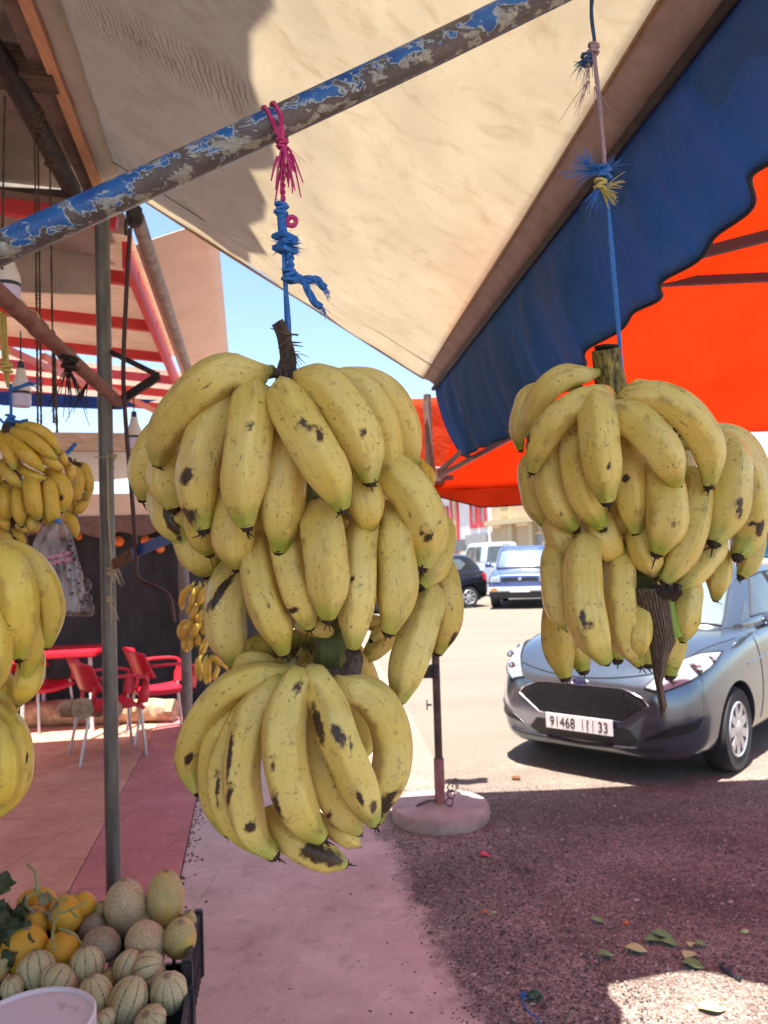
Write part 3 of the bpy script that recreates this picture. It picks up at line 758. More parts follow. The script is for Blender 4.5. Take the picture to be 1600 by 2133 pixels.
b = B(); tube(b, [Cf.lerp(Cn, k / 40 * 3.4) + (V((-.012, 0, -.015))) for k in range(41)], .046, 12, prof=lambda k, i: 1 + .1 * math.sin(i * 1.7 + k)); obj('rolled_edge', b, CANV, aw)
b = B(); twist(b, [Cf.lerp(If, k / 50) + V((0, 0, -.003)) for k in range(51)], .007, 2, 50); obj('side_hem', b, mat('tan_piping', (0, 0, 0)), aw)
b = B(); tube(b, [Cf.lerp(If, .02 + k / 50 * .97) + (Cn - Cf).normalized() * .30 + V((0, 0, -.02)) for k in range(51)], .0025, 6); obj('side_seam', b, STALK, aw)
VAL = canvas('blue_canvas', (.065, .175, .37), (.048, .13, .29), (.055, .20, .45), False, .40, (.16, .20, .28))
dirv = (On - Of).normalized(); outv = V((dirv.y, -dirv.x, 0)); outv = outv if outv.x > 0 else -outv
LV = (On - Of).length * 1.40
def valance(u, v):
    s = u * LV; p = Of + dirv * s
    kk = min(1.2, s / (On - Of).length); drop = .40 + .034 * abs(math.sin(s / .60 * math.pi + .35)) ** 1.2 + .05 * math.sin(s * 1.1)
    drop *= 1 - .31 * max(0, min(1, (kk - .45) / .45))
    wav = .020 * math.sin(s * 14) + .014 * math.sin(s * 31 + 1) + .02 * math.sin(s * 5.3 + .4)
    return p + V((0, 0, .006 - drop * v)) + outv * (wav * min(v, v * v * 3) - .004 + .11 * v * v)
b = B(); grid(b, valance, 260, 14); thick(obj('valance', b, VAL, aw), .002)
b = B(); tube(b, [valance(k / 260, 1) for k in range(261)], .005, 6); obj('valance_binding', b, mat('navy_binding', (.012, .012, .018), None, .8), aw)
b = B(); tube(b, [Of + dirv * (LV * k / 20) - outv * .016 + V((0, 0, -.022)) for k in range(21)], .012, 12); obj('front_bar', b, DARKST, aw)

# building the awning is fixed to
bld = thing('shop_building', 'shop building on the left whose dark ceiling and timber edge show above the stall', 'building', S(-3.5, 2, 0))
zc = Cf.z
b = B(); beam(b, ext(Cf, Cn, -.08) + V((-.085, 0, .0)), ext(Cf, Cn, 3.6) + V((-.085, 0, 0)), .045, .11); obj('fascia_board', b, WOODO, bld)
b = B(); beam(b, ext(Cf, Cn, -.08) + V((-.14, 0, .03)), ext(Cf, Cn, 3.6) + V((-.14, 0, .03)), .08, .1); obj('edge_beam', b, mat('weathered_timber', (.12, .085, .07), (.22, .16, .13), .85, scale=12), bld)
CORR_D = mat('grey_ceiling_sheet', (.36, .32, .27), (.52, .46, .40), .8, scale=5, bump=.3, bscale=20)
pe = ext(Cf, Cn, 0).dot(E1) - .2
def ceil(u, v):
    return S(pe + .06 - 5 * u, -2.5 + 7.1 * v, zc + .12 + .3 * u + .008 * (math.sin(v * 190)))
b = B(); grid(b, ceil, 4, 400); obj('ceiling_sheet', b, CORR_D, bld)
b = B(); beam(b, S(pe - 4, 3.25, zc + .12), S(pe + .12, 3.25, zc), .12, .13); obj('cross_beam', b, mat('dark_timber', (0, 0, 0)), bld)
b = B(); beam(b, S(pe - 4, 4.32, zc - .05), S(pe + .12, 4.32, zc - .08), .07, .13); obj('end_beam', b, mat('grey_steel_beam', (.07, .055, .045), (.12, .10, .085), .7, scale=12), bld)
b = B(); beam(b, S(pe - 5, 4.62, zc - .02), S(pe + .05, 4.62, zc - .10), .02, .75, ); obj('end_board', b, CORR_D, bld, smooth=False)
b = B(); tube(b, spline([P(-60, 30, 2.9), P(20, 155, 3.1), P(150, 395, 3.75)], 10), .045, 14); obj('dark_tube', b, DARKST, bld)
b = B(); box(b, S(pe - 2.6, .25, 5.0), (4.9, 6.6, 2.2), Matrix.Rotation(math.atan2(E1.y, E1.x), 3, 'Z')); obj('upper_wall', b, SUNWHITE, bld, smooth=False)
rg = random.Random(12); b = B(); poly_prism(b, [S(pe - 4.4, -3.05, 6.1), S(pe + .63, -3.05, 6.1)] + [S(pe + .63 + rg.uniform(-.035, .035) + (.06 if k in (26, 31) else 0), -3 + k * .2, 6.1) for k in range(34)] + [S(pe - 4.4, 3.65, 6.1)], V((0, 0, .16))); obj('roof_slab', b, SUNWHITE, bld, smooth=False)  # unseen slab; overhang and jagged edge shaped for its shadow on the canopy
b = B(); box(b, S(pe - 5, 1.5, 2), (.2, 8, 4), Matrix.Rotation(math.atan2(E1.y, E1.x), 3, 'Z')); obj('back_wall', b, CREAMP, bld, smooth=False)

# corrugated porch roof with red purlins
pr = thing('porch_roof', 'corrugated metal porch roof on red purlins behind the stall', 'roof', S(-2, 6, 3.3))
def rz(p): return 3.30 - .10 * (p + .57)
CORR = canvas('cream_corrugated_sheet', (.68, .53, .43), (.56, .42, .34), (.70, .55, .45), False, .45)
b = B(); grid(b, lambda u, v: S(-.57 - 5 * u, 3.9 + 2.85 * v, rz(-.57 - 5 * u) + .06 + .009 * math.sin(v * 2.95 / .09 * 2 * math.pi)), 2, 240); thick(obj('corrugated_sheet', b, CORR, pr), .002, 1)
for k, q in enumerate((3.95, 4.78, 5.75, 6.65, 7.5, 8.15, 8.95)):
    b = B(); beam(b, S(-5.5, q, rz(-5.5) - .0), S(-.60, q, rz(-.6) - .0), .05, .075); obj('purlin', b, REDST, pr, smooth=False)
b = B(); beam(b, S(-.62, 4.35, rz(-.6) - .01), S(-.62, 9.3, rz(-.6) - .01), .035, .15); obj('edge_channel', b, REDST, pr, smooth=False)
for a0, a1 in ((S(-2.35, 4.9, 3.36), S(-1.45, 7.6, 3.28)), (S(-1.6, 6.6, 3.30), S(-.75, 9.2, 3.2))):
    b = B(); beam(b, a0, a1, .04, .05); obj('brace', b, PINKST, pr, smooth=False)
b = B(); grid(b, lambda u, v: S(-.56 + .44 * u, 4.3 + 5.0 * v, 3.33 + .17 * u + .004 * math.sin(v * 200) * (v > .35)), 6, 300); thick(obj('eave_panel', b, CREAMP, pr), .004)
b = B(); tube(b, spline([P(285, 452, 3.72), P(392, 772, 6.55)], 12), .036, 14); obj('edge_tube', b, mat('weathered_tube', (.16, .11, .09), (.36, .28, .23), .6, .3, scale=14), pr)

# posts, rods, bars
def post(name, label, cat, a, c, r, m, foot=None):
    t_ = thing(name, label, cat, a); b_ = B(); tube(b_, spline([a, c], 24), r, 20); obj('shaft', b_, m, t_)
    if foot:
        b_ = B(); box(b_, V(a) + V((0, 0, .006)), (.14, .14, .012), None, .002); obj('base_plate', b_, m, t_)
    return t_
pb = G0 = PZ(240, 2075, 0.0)
pole_bot = V((P(238, 1900, 2.8).x + .01, P(238, 1900, 2.8).y, 0)); pole_top = P(212, 440, 2.8)
pole_bot = P(237, 1850, 2.8) + (P(237, 1850, 2.8) - pole_top) * ((P(237, 1850, 2.8).z - .012) / (pole_top.z - P(237, 1850, 2.8).z)); 
pole = post('steel_post', 'grey galvanised steel post standing behind the melon crates', 'post', pole_bot, pole_top, .0265, STEEL, True)
b = B(); 
tube(b, spline([P(224, 945, 2.75), P(226, 1080, 2.765), P(232, 1170, 2.765), P(230, 1250, 2.765)], 14), .003, 6)
tube(b, spline([P(197, 952, 2.77), P(215, 953, 2.765), P(238, 950, 2.77), P(236, 968, 2.765), P(238, 978, 2.765), P(232, 982, 2.765)], 20), .0022, 6)
knot(b, P(238, 950, 2.76), .008); knot(b, P(231, 1190, 2.755), .012); knot(b, P(228, 1248, 2.755), .009); fray(b, P(230, 1255, 2.755), (.2, 0, -1), 14, .07, .3, .0012); fray(b, P(234, 1170, 2.755), (.1, 0, -1), 18, .08, .12, .002)
o = obj('string_tie', b, mat('pale_string', (.38, .30, .20), (.48, .38, .2), .8), pole)
rp = thing('rusty_pipe', 'thin rusty red pipe with string ties running up to the steel post', 'pipe', P(120, 720, 2.2))
b = B(); ppts = spline([P(-120, 505, 1.5), P(0, 612, 1.75), P(120, 722, 2.15), P(244, 836, 2.72)], 40); tube(b, ppts, .021, 16); obj('pipe_tube', b, RUSTP, rp)
b = B()
for px_, py_ in ((80, 685), (138, 738)):
    c = P(px_, py_, 1.75 + (px_ / 244) * .95); lathe(b, [(.0215, -.012), (.026, -.012), (.026, .012), (.0215, .012)], 16, c, ppts[22] - ppts[18])
obj('coupling', b, RUSTP, rp)
rg = random.Random(9)
for px_, py_ in ((32, 640), (60, 662)):
    b = B()
    c = P(px_, py_, 1.84 + px_ * .003); d = (ppts[22] - ppts[18]).normalized(); u = d.orthogonal().normalized(); v_ = d.cross(u)
    for k in range(3):
        tube(b, [c + d * .006 * k + (u * math.cos(a) + v_ * math.sin(a)) * .0235 for a in [i * .35 for i in range(19)]], .002, 5)
    obj('string_tie', b, mat('pale_string', (0, 0, 0)), rp)
b = B(); fray(b, P(140, 765, 2.18), (0, 0, -1), 16, .14, .35, .002); knot(b, P(145, 756, 2.16), .018); obj('black_tie', b, mat('black_cord', (.02, .014, .012), None, .9), rp)
b = B(); fray(b, P(185, 800, 2.45), (-.5, 0, -1), 8, .10, .2, .002); obj('black_tie', b, mat('black_cord', (0, 0, 0)), rp)

br = thing('angle_bracket', 'bent dark flat-bar bracket sticking out of the steel post', 'bracket', P(280, 790, 2.8))
b = B(); beam(b, P(231, 733, 2.78), P(322, 778, 2.62), .008, .018); obj('upper_bar', b, DARKST, br, smooth=False)
b = B(); beam(b, P(331, 783, 2.60), P(236, 845, 2.76), .012, .030); obj('lower_bar', b, DARKST, br, smooth=False)
bb = thing('flat_bar', 'short slanting flat bar, rusty at the post and blue beyond', 'bar', P(300, 1145, 2.75))
b = B(); beam(b, P(276, 1152, 2.66), P(375, 1112, 2.45), .008, .036); obj('blue_length', b, BLUEBAR, bb, smooth=False)
b = B(); beam(b, P(236, 1176, 2.75), P(277, 1153, 2.659), .009, .037); obj('rusty_end', b, RUST, bb, smooth=False)
cr = thing('awning_crank', 'thin maroon crank rod with a bent handle hanging beside the steel post', 'crank', P(270, 800, 2.6))
b = B(); tube(b, spline([P(271, 478, 2.62), P(263, 620, 2.62), P(257, 770, 2.62), P(262, 880, 2.62), P(272, 1000, 2.62), P(281, 1110, 2.62), P(284, 1170, 2.62)], 40), .0075, 10); obj('rod', b, MAROON, cr)
b = B(); tube(b, spline([P(284, 1168, 2.62), P(285, 1195, 2.62), P(298, 1212, 2.62), P(330, 1225, 2.6), P(350, 1238, 2.6), P(358, 1258, 2.6), P(363, 1296, 2.6)], 30), .0065, 10); obj('handle', b, MAROON, cr)
b = B(); tube(b, spline([P(271, 480, 2.62), P(278, 462, 2.62), P(272, 450, 2.62), P(262, 462, 2.62), P(262, 490, 2.62)], 16), .005, 8); lathe(b, [(.02, 0), (.028, .01), (.028, .06), (.015, .075)], 14, P(280, 470, 2.66)); obj('hook', b, DARKST, cr)
gp = thing('timber_post', 'grey-brown post behind the red chairs, by the far small bunches', 'post', V((P(391, 1500, 6.0).x, P(391, 1500, 6.0).y, 0)))
b = B(); a_ = P(380, 1100, 6.0); c_ = P(392, 1520, 6.0); dd = (c_ - a_); tube(b, spline([a_ - dd * .15, c_ + dd * ((c_.z - .01) / -dd.z)], 12), .04, 14); obj('shaft', b, mat('grey_brown_post', (.12, .085, .08), (.22, .17, .16), .7, scale=10), gp)

# brown cords holding the left bunch, lamps
cd = thing('hanging_rope', 'dark brown twisted cords running from the roof tube down to the left bunch', 'cord', P(85, 600, 2.3))
for k, (x0, y0, x1, y1, dtop) in enumerate(((72, 250, 79, 885, 2.9), (79, 262, 86, 888, 2.9), (104, 330, 112, 880, 3.2), (112, 690, 119, 900, 2.3), (10, 200, 4, 560, 2.7))):
    b = B(); twist(b, spline([P(x0, y0, dtop), P((x0 + x1) / 2, (y0 + y1) / 2, (dtop + 2.1) / 2), P(x1, y1, 2.1)], 80), .0042, 2, 44)
    if k < 3:
        knot(b, P(x0, y0 + 8, dtop - .01), .018); 
        tube(b, spline([P(x0, y0, dtop), P(x0 + 14, y0 - 22, dtop - .02), P(x0 + 8, y0 - 34, dtop)], 10), .004, 6); tube(b, spline([P(x0, y0, dtop), P(x0 - 14, y0 - 18, dtop), P(x0 - 6, y0 - 34, dtop)], 10), .004, 6)
    obj('cord', b, TWINE_BR, cd)
bt = thing('blue_string', 'blue string with loose tails above the left bunch', 'string', P(22, 860, 2.05))
b = B(); tube(b, spline([P(22, 800, 2.0), P(23, 850, 2.03), P(23, 905, 2.06)], 14), .004, 7); knot(b, P(22, 872, 2.03), .010)
tube(b, spline([P(24, 874, 2.03), P(40, 878, 2.02), P(58, 874, 2.02)], 10), .0035, 6); tube(b, spline([P(22, 870, 2.03), P(8, 880, 2.02), P(0, 872, 2.02)], 10), .0035, 6)
tube(b, spline([P(20, 812, 2.0), P(42, 806, 1.98), P(62, 798, 1.98)], 8), .005, 6); fray(b, P(60, 800, 1.98), (1, 0, .2), 8, .03, .3, .002)
obj('string', b, TW_BLUE, bt)
b = B(); tube(b, spline([P(136, 947, 2.3), P(148, 935, 2.3), P(158, 924, 2.3)], 8), .006, 6); obj('blue_tie', b, TW_BLUE, midr)
b = B(); tube(b, spline([P(2, 650, 1.9), P(6, 720, 1.95), P(12, 780, 2.0), P(18, 806, 2.0)], 14), .005, 6); tube(b, spline([P(10, 655, 1.9), P(14, 720, 1.95), P(18, 800, 2.0)], 14), .004, 6); knot(b, P(13, 765, 1.98), .012); obj('yellow_strand', b, TW_YEL, bt)
def bulb(lab, px, py, d, s, top):
    t_ = thing('light_bulb', lab, 'light bulb', P(px, py, d), 'bulbs hanging under the porch roof')
    c = P(px, py, d); b_ = B(); lathe(b_, [(.012, .085), (.016, .08), (.020, .055), (.034, .02), (.037, 0), (.036, -.008)], 20, c); obj('housing', b_, BULBW, t_)
    b_ = B(); lathe(b_, [(.0375, -.008), (.0375, -.019)], 20, c); obj('band', b_, BLACKPL, t_)
    b_ = B(); lathe(b_, [(.036, -.019), (.037, -.05), (.034, -.066), (.0, -.07)], 20, c); obj('diffuser', b_, BULBD, t_)
    b_ = B(); lathe(b_, [(.0, .112), (.012, .11), (.014, .085), (.012, .08)], 12, c); tube(b_, spline([c + V((0, 0, .11)), P(top[0], top[1], d)], 6), .003, 6); obj('cord_and_socket', b_, BLACKPL, t_)
bulb('white bulb half hidden behind the chipped blue pipe at the left edge', 17, 585, 2.4, 1, (20, 480))
bulb('white bulb left of the steel post, above the ripe bunch, blue string across it', 44, 812, 3.0, 1, (43, 690))
bulb('white bulb right of the steel post, just left of the biggest bunch', 280, 905, 3.7, 1, (278, 815))

# ------------------------------------------------------------------ plastic bag
def bagmat():
    n = NT('clear_plastic_bag'); oc = n.co()
    d = n.n('BsdfDiffuse'); n.l(n.ramp(n.noise(n.mapv(oc, (1, 1, .3)), 26, 5), [(.4, (.32, .25, .25)), (.7, (.56, .47, .46))]), d.inputs[0])
    g = n.n('BsdfGlossy'); g.inputs['Roughness'].default_value = .18
    tr = n.n('BsdfTransparent'); m1 = n.n('MixShader'); m1.inputs[0].default_value = .12; n.l(d.outputs[0], m1.inputs[1]); n.l(g.outputs[0], m1.inputs[2])
    m2 = n.n('MixShader'); n.l(n.ramp(n.noise(n.mapv(oc, (2, 2, .5)), 18, 5, .6, .8), [(.38, .12), (.64, .7)]), m2.inputs[0])
    n.l(m1.outputs[0], m2.inputs[2]); n.l(tr.outputs[0], m2.inputs[1])
    bmp = n.n('Bump'); bmp.inputs['Strength'].default_value = .8; bmp.inputs['Distance'].default_value = .02; n.l(n.noise(n.mapv(oc, (2, 2, .6)), 20, 4, .5, .6), bmp.inputs['Height'])
    n.l(bmp.outputs[0], g.inputs['Normal']); n.l(bmp.outputs[0], d.inputs['Normal']); n.l(m2.outputs[0], n.out.inputs['Surface']); return n.m
bag = thing('plastic_bag', 'crumpled clear plastic bag of dark fruit hanging beside the left bunch', 'bag', P(130, 1180, 2.05))
rows = [(1080, 118, 126), (1095, 92, 142), (1120, 72, 152), (1160, 62, 163), (1200, 64, 174), (1240, 74, 186), (1275, 92, 199), (1284, 100, 192)]
def bagf(u, v):
    f = v * (len(rows) - 1); i = min(int(f), len(rows) - 2); t_ = f - i
    y, l, r = [rows[i][k] * (1 - t_) + rows[i + 1][k] * t_ for k in range(3)]
    a = u * 2 * math.pi; x = (l + r) / 2 - math.cos(a) * (r - l) / 2
    th = .045 * math.sin(min(1, v * 1.6) * math.pi / 2) * (1 - .6 * max(0, v - .85) / .15)
    return P(x, y + (u - .5) * 0, 2.02 + math.sin(a) * -th + .006 * math.sin(a * 7 + v * 9) * (1 - .3 * v))
b = B(); grid(b, bagf, 64, 40); bmesh.ops.remove_doubles(b, verts=b.verts, dist=1e-5); obj('bag_film', b, bagmat(), bag)
b = B(); rg = random.Random(5)
for k in range(30):
    c = P(rg.uniform(100, 184), rg.uniform(1218, 1272), 2.02 + rg.uniform(-.02, .02)); r = rg.uniform(.010, .017)
    bmesh.ops.create_icosphere(b, subdivisions=2, radius=r, matrix=Matrix.Translation(c) @ Matrix.Diagonal((1, 1, rg.uniform(.8, 1.4), 1)))
obj('dark_fruit', b, mat('dark_purple_fruit', (.02, .008, .014), (.07, .025, .04), .35, scale=40), bag)
b = B(); lathe(b, [(0, -.006), (.008, -.004), (.009, 0), (.007, .006), (0, .008)], 12, P(122, 1086, 2.0)); obj('clip', b, TW_BLUE, bag)
b = B(); rg = random.Random(6)
for k in range(34):
    c = bagf(rg.uniform(.3, .47) , rg.uniform(.3, .8)) + V((0, -.003, 0)); bmesh.ops.create_icosphere(b, subdivisions=1, radius=rg.uniform(.002, .004), matrix=Matrix.Translation(c))
obj('specks', b, mat('dark_purple_fruit', (0, 0, 0)), bag)
b = B()
for r_ in range(2):
    for k in range(9):
        c = bagf(.19 + .022 * k, .44 - .005 * k + .045 * r_) + V((0, -.004, 0)); box(b, c, (.007, .0015, .011 if k % 2 else .008), Matrix.Rotation(.35, 3, 'Y'))
obj('pink_print', b, mat('pink_print', (.55, .20, .28), None, .6), bag)

# ------------------------------------------------------------------ ground
def gravel_nodes(n, oc):
    vo = n.n('TexVoronoi'); vo.inputs['Scale'].default_value = 115; n.l(oc, vo.inputs['Vector'])
    sv_ = n.n('SeparateColor'); n.l(vo.outputs['Color'], sv_.inputs[0])
    fine = n.math('ADD', n.math('MULTIPLY', n.noise(oc, 75, 6, .75), .55), n.math('ADD', n.math('MULTIPLY', sv_.outputs[0], .24), n.math('MULTIPLY', n.noise(oc, 24, 5, .7), .24))); big = n.noise(n.mapv(oc, (.7, 1.3, 1)), .95, 7, .66, .4)
    c = n.ramp(fine, [(.30, (.07, .056, .048)), (.5, (.21, .165, .14)), (.70, (.46, .38, .32))])
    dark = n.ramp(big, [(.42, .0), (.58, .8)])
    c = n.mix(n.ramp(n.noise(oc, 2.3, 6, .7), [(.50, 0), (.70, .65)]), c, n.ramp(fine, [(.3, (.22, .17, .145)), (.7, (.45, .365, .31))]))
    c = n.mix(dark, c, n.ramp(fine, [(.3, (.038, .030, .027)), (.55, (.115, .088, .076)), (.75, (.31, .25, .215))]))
    st = n.noise(oc, 4.5, 4, .6); c = n.mix(n.ramp(st, [(.66, 0), (.74, .55)]), c, (.05, .04, .04))
    sep = n.n('SeparateXYZ'); n.l(oc, sep.inputs[0])
    yy = n.math('ADD', sep.outputs[1], n.math('MULTIPLY', n.math('SUBTRACT', big, .5), 1.6))
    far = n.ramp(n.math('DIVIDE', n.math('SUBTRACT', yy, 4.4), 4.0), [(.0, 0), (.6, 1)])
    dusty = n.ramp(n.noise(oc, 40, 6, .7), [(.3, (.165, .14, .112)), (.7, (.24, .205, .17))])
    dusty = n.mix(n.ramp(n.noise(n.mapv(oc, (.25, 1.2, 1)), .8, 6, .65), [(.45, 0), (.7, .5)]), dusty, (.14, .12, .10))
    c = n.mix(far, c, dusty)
    return c, n.math('ADD', n.math('SUBTRACT', fine, n.math('MULTIPLY', vo.outputs['Distance'], .5)), n.math('MULTIPLY', n.noise(oc, 26, 4), .7))
def ground_mat():
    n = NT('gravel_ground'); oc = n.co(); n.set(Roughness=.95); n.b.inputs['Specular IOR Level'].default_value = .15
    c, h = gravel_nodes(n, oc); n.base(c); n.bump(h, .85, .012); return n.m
GR = ground_mat()
b = B(); xs = [-300, -60, -20, -10, -5, -2, 0, 2, 4, 7, 12, 20, 40, 80, 300]; ys = [-60, -10, 0, 3, 6, 10, 16, 24, 28, 34, 42, 55, 80, 150, 400]
gz = lambda y: -.045 * max(0, min(y, 80) - 25)
vs = [[b.verts.new((x, y, gz(y))) for y in ys] for x in xs]
for i in range(len(xs) - 1):
    for j in range(len(ys) - 1): b.faces.new((vs[i][j], vs[i + 1][j], vs[i + 1][j + 1], vs[i][j + 1]))
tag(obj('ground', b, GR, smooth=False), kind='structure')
# loose stones
rg = random.Random(11); sv, sf, sm = [], [], []
ib = B(); bmesh.ops.create_icosphere(ib, subdivisions=1, radius=1); IV = [v.co.copy() for v in ib.verts]; IF = [[v.index for v in f.verts] for f in ib.faces]; ib.free()
edge_x = lambda y: .28 - (y - 2.6) * .15
for k in range(26000):
    y = 2.25 + 3.0 * rg.random() ** 1.5; x = rg.uniform(-1.0, .95 + y * .40)
    if x < edge_x(y) - abs(rg.gauss(0, .06)) and rg.random() > .035 * math.exp(-(edge_x(y) - x) * 2.2): continue
    r = rg.uniform(.0022, .0056) * (1.8 if rg.random() < .05 else 1); zz = .007 if x < edge_x(y) + .62 else 0
    a = rg.uniform(0, 6.28); ca_, sa_ = math.cos(a), math.sin(a); ex = rg.uniform(.8, 1.6); n0 = len(sv)
    for q in IV:
        j_ = rg.uniform(.75, 1.2); px_, py_ = q.x * ex * r * j_, q.y * r * j_
        sv.append((x + px_ * ca_ - py_ * sa_, y + px_ * sa_ + py_ * ca_, zz + r * .2 + q.z * r * .65))
    m_i = rg.choice((0, 0, 0, 1, 1, 2))
    for f in IF: sf.append([n0 + i_ for i_ in f]); sm.append(m_i)
me = bpy.data.meshes.new('gravel'); me.from_pydata(sv, [], sf); me.polygons.foreach_set('material_index', sm)
tag(obj('gravel', me, [mat('loose_stone', (.12, .09, .085), (.26, .20, .19), .9, scale=70), mat('dark_stone', (.05, .04, .04), (.10, .08, .08), .9, scale=70), mat('pale_stone', (.34, .28, .25), (.50, .42, .37), .9, scale=70)], smooth=False), kind='stuff')
def sheet(name, pts, z, m, h=.03):
    b_ = B(); poly_prism(b_, [V((p[0], p[1], -.05)) for p in pts], V((0, 0, z + .05))); return tag(obj(name, b_, m, smooth=False), kind='structure')
def pav(name, c1, c2, c3, rough=.8, crack=.5, tile=0, blend=False):
    n = NT(name); oc = n.co(); n.set(Roughness=rough)
    n.b.inputs['Specular IOR Level'].default_value = .35
    c = n.ramp(n.noise(oc, 2.2, 8, .68), [(.32, c1), (.55, c2), (.72, c3)])
    v = n.n('TexVoronoi'); v.feature = 'DISTANCE_TO_EDGE'; v.inputs['Scale'].default_value = .75
    n.l(n.mix(.5, oc, n.n('TexNoise', Scale=2.2, Detail=8.0).outputs['Color']), v.inputs['Vector'])
    c = n.mix(n.ramp(v.outputs['Distance'], [(.0, crack * .55), (.003, 0)]), c, (.09, .04, .035))
    if tile:
        bk = n.n('TexBrick'); bk.offset = 0; bk.inputs['Scale'].default_value = 1; bk.inputs['Mortar Size'].default_value = .004; bk.inputs['Brick Width'].default_value = tile; bk.inputs['Row Height'].default_value = tile
        mp = n.n('Mapping'); mp.inputs['Rotation'].default_value = (0, 0, .178); n.l(oc, mp.inputs[0]); n.l(mp.outputs[0], bk.inputs['Vector'])
        c = n.mix(n.math('MULTIPLY', bk.outputs['Fac'], n.ramp(n.noise(oc, 5, 3), [(.3, .2), (.6, .7)])), c, tuple(x * .4 for x in c1))
    c = n.mix(n.ramp(n.noise(oc, 46, 4, .7), [(.62, 0), (.70, .55)]), c, (.15, .09, .08))
    c = n.mix(n.ramp(n.noise(oc, 6, 7, .7), [(.54, 0), (.72, .55)]), c, tuple(x * .5 for x in c1))
    c = n.mix(n.ramp(n.noise(oc, 11, 8, .75), [(.56, 0), (.72, .4)]), c, tuple(min(.8, x * 1.3) for x in c3))
    h = n.noise(oc, 55, 5, .65)
    if blend:
        g, gh = gravel_nodes(n, oc)
        e = n.math('ADD', n.attr('edge'), n.math('MULTIPLY', n.math('SUBTRACT', n.noise(oc, 3.5, 9, .72, .3), .5), .42))
        k = n.ramp(n.math('ADD', e, .5), [(.46, 0), (.56, 1)]); c = n.mix(k, c, g)
        hm = n.n('Mix'); n.l(k, hm.inputs[0]); n.l(h, hm.inputs[2]); n.l(gh, hm.inputs[3]); h = hm.outputs[0]
    n.base(c); n.bump(h, .5, .006); return n.m
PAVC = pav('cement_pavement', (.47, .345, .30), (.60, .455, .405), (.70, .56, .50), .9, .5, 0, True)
STRIP = pav('red_painted_strip', (.44, .145, .14), (.52, .185, .175), (.62, .30, .28), .5, .3, .50)
TERR = pav('terracotta_floor', (.52, .23, .155), (.62, .30, .21), (.70, .40, .30), .6, .4, .55)
edge = [(1160, 2520), (1060, 2290), (985, 2133), (930, 2040), (885, 1950), (845, 1850), (815, 1780), (792, 1720), (772, 1650), (752, 1570), (738, 1500), (718, 1420), (690, 1340), (650, 1260)]
ep = [PZ(x + rnd.uniform(-4, 4), y, 0) for x, y in edge]
ep = spline(ep, 120); b = B(); ed = []
for i_, q in enumerate(ep):
    a_ = q.dot(E2); L0 = S(-.365, a_, 0)
    for j_ in range(25):
        u = j_ / 24; p_ = L0.lerp(q + V((.55, 0, 0)), u); b.verts.new((p_.x, p_.y, .010 - .005 * u)); ed.append(p_.x - q.x)
b.verts.ensure_lookup_table()
for i_ in range(len(ep) - 1):
    for j_ in range(24): b.faces.new([b.verts[k] for k in (i_ * 25 + j_, i_ * 25 + j_ + 1, i_ * 25 + 26 + j_, i_ * 25 + 25 + j_)])
me = bpy.data.meshes.new('pavement'); b.to_mesh(me); b.free(); at = me.attributes.new('edge', 'FLOAT', 'POINT'); at.data.foreach_set('value', ed)
if me.polygons[0].normal.z < 0: me.flip_normals()
tag(obj('pavement', me, PAVC, smooth=False), kind='structure')
sheet('painted_strip', [S(-.885, .2, 0), S(-.372, .2, 0), S(-.372, 8.6, 0), S(-.885, 8.6, 0)], .018, STRIP)
sheet('terrace_floor', [S(-8, .2, 0), S(-.892, .2, 0), S(-.892, 8.6, 0), S(-8, 8.6, 0)], .016, TERR)
b = B(); rg = random.Random(4)
for k in range(260):
    c = S(-.365 + abs(rg.gauss(0, .04)), rg.uniform(2.2, 6), .012); r = rg.uniform(.003, .009)
    bmesh.ops.create_icosphere(b, subdivisions=1, radius=1, matrix=Matrix.Translation(c) @ Matrix.Diagonal((r, r * rg.uniform(.6, 1.5), r * .5, 1)))
tag(obj('dirt_crumbs', b, mat('dirt', (.09, .045, .035), (.16, .09, .07), .95, scale=60)), kind='stuff')

# leaves and litter
def leaf(label, px, py, L, ang, m, cat='leaf', name='fallen_leaf', wd=.36, group='leaves lying on the gravel'):
    c = PZ(px, py, .008); b_ = B()
    def f(u, v):
        x = (v - .5) * L; y = (u - .5) * 2 * L * wd * math.sin(max(.02, min(.98, v)) * math.pi) ** .8
        p = V((x, y, .005 * abs(y) / (L * wd + 1e-6) + .004 * math.sin(v * 5) + .003))
        return c + Matrix.Rotation(ang, 3, 'Z') @ p
    grid(b_, f, 6, 12); o_ = obj(name, b_, m); thick(o_, .0008); tag(o_, label, cat, group)
for a in (('darkest green leaf lying to the left in the leaf cluster on the gravel', 1360, 1958, .075, .2, LEAF), ('broad green leaf on top of the leaf cluster on the gravel', 1378, 1948, .085, -.3, LEAF), ('green leaf at the lower middle of the leaf cluster', 1395, 1965, .07, -.5, LEAF),
          ('short pale leaf standing right of the leaf cluster', 1438, 1968, .05, 1.2, LEAFP), ('grey-green leaf at the right end of the leaf cluster', 1457, 1968, .055, -.2, LEAF), ('light green leaf above the darkest curled one', 1436, 1990, .075, .8, LEAFP), ('curled green leaf lowest below the leaf cluster', 1443, 2010, .08, -.6, LEAF),
          ('yellowish pointed leaf left of the leaf cluster', 1325, 1978, .085, -.4, LEAFP), ('thin grey-green leaf furthest left of the cluster', 1262, 1990, .065, 0, LEAF), ('small pale green leaf up-left of the cluster', 1243, 1918, .06, -.5, LEAF),
          ('bright yellow-green leaf in the sun patch', 1482, 2101, .09, -.1, LEAFP)): leaf(*a)
b = B(); c = PZ(1113, 2078, .01); rg = random.Random(8)
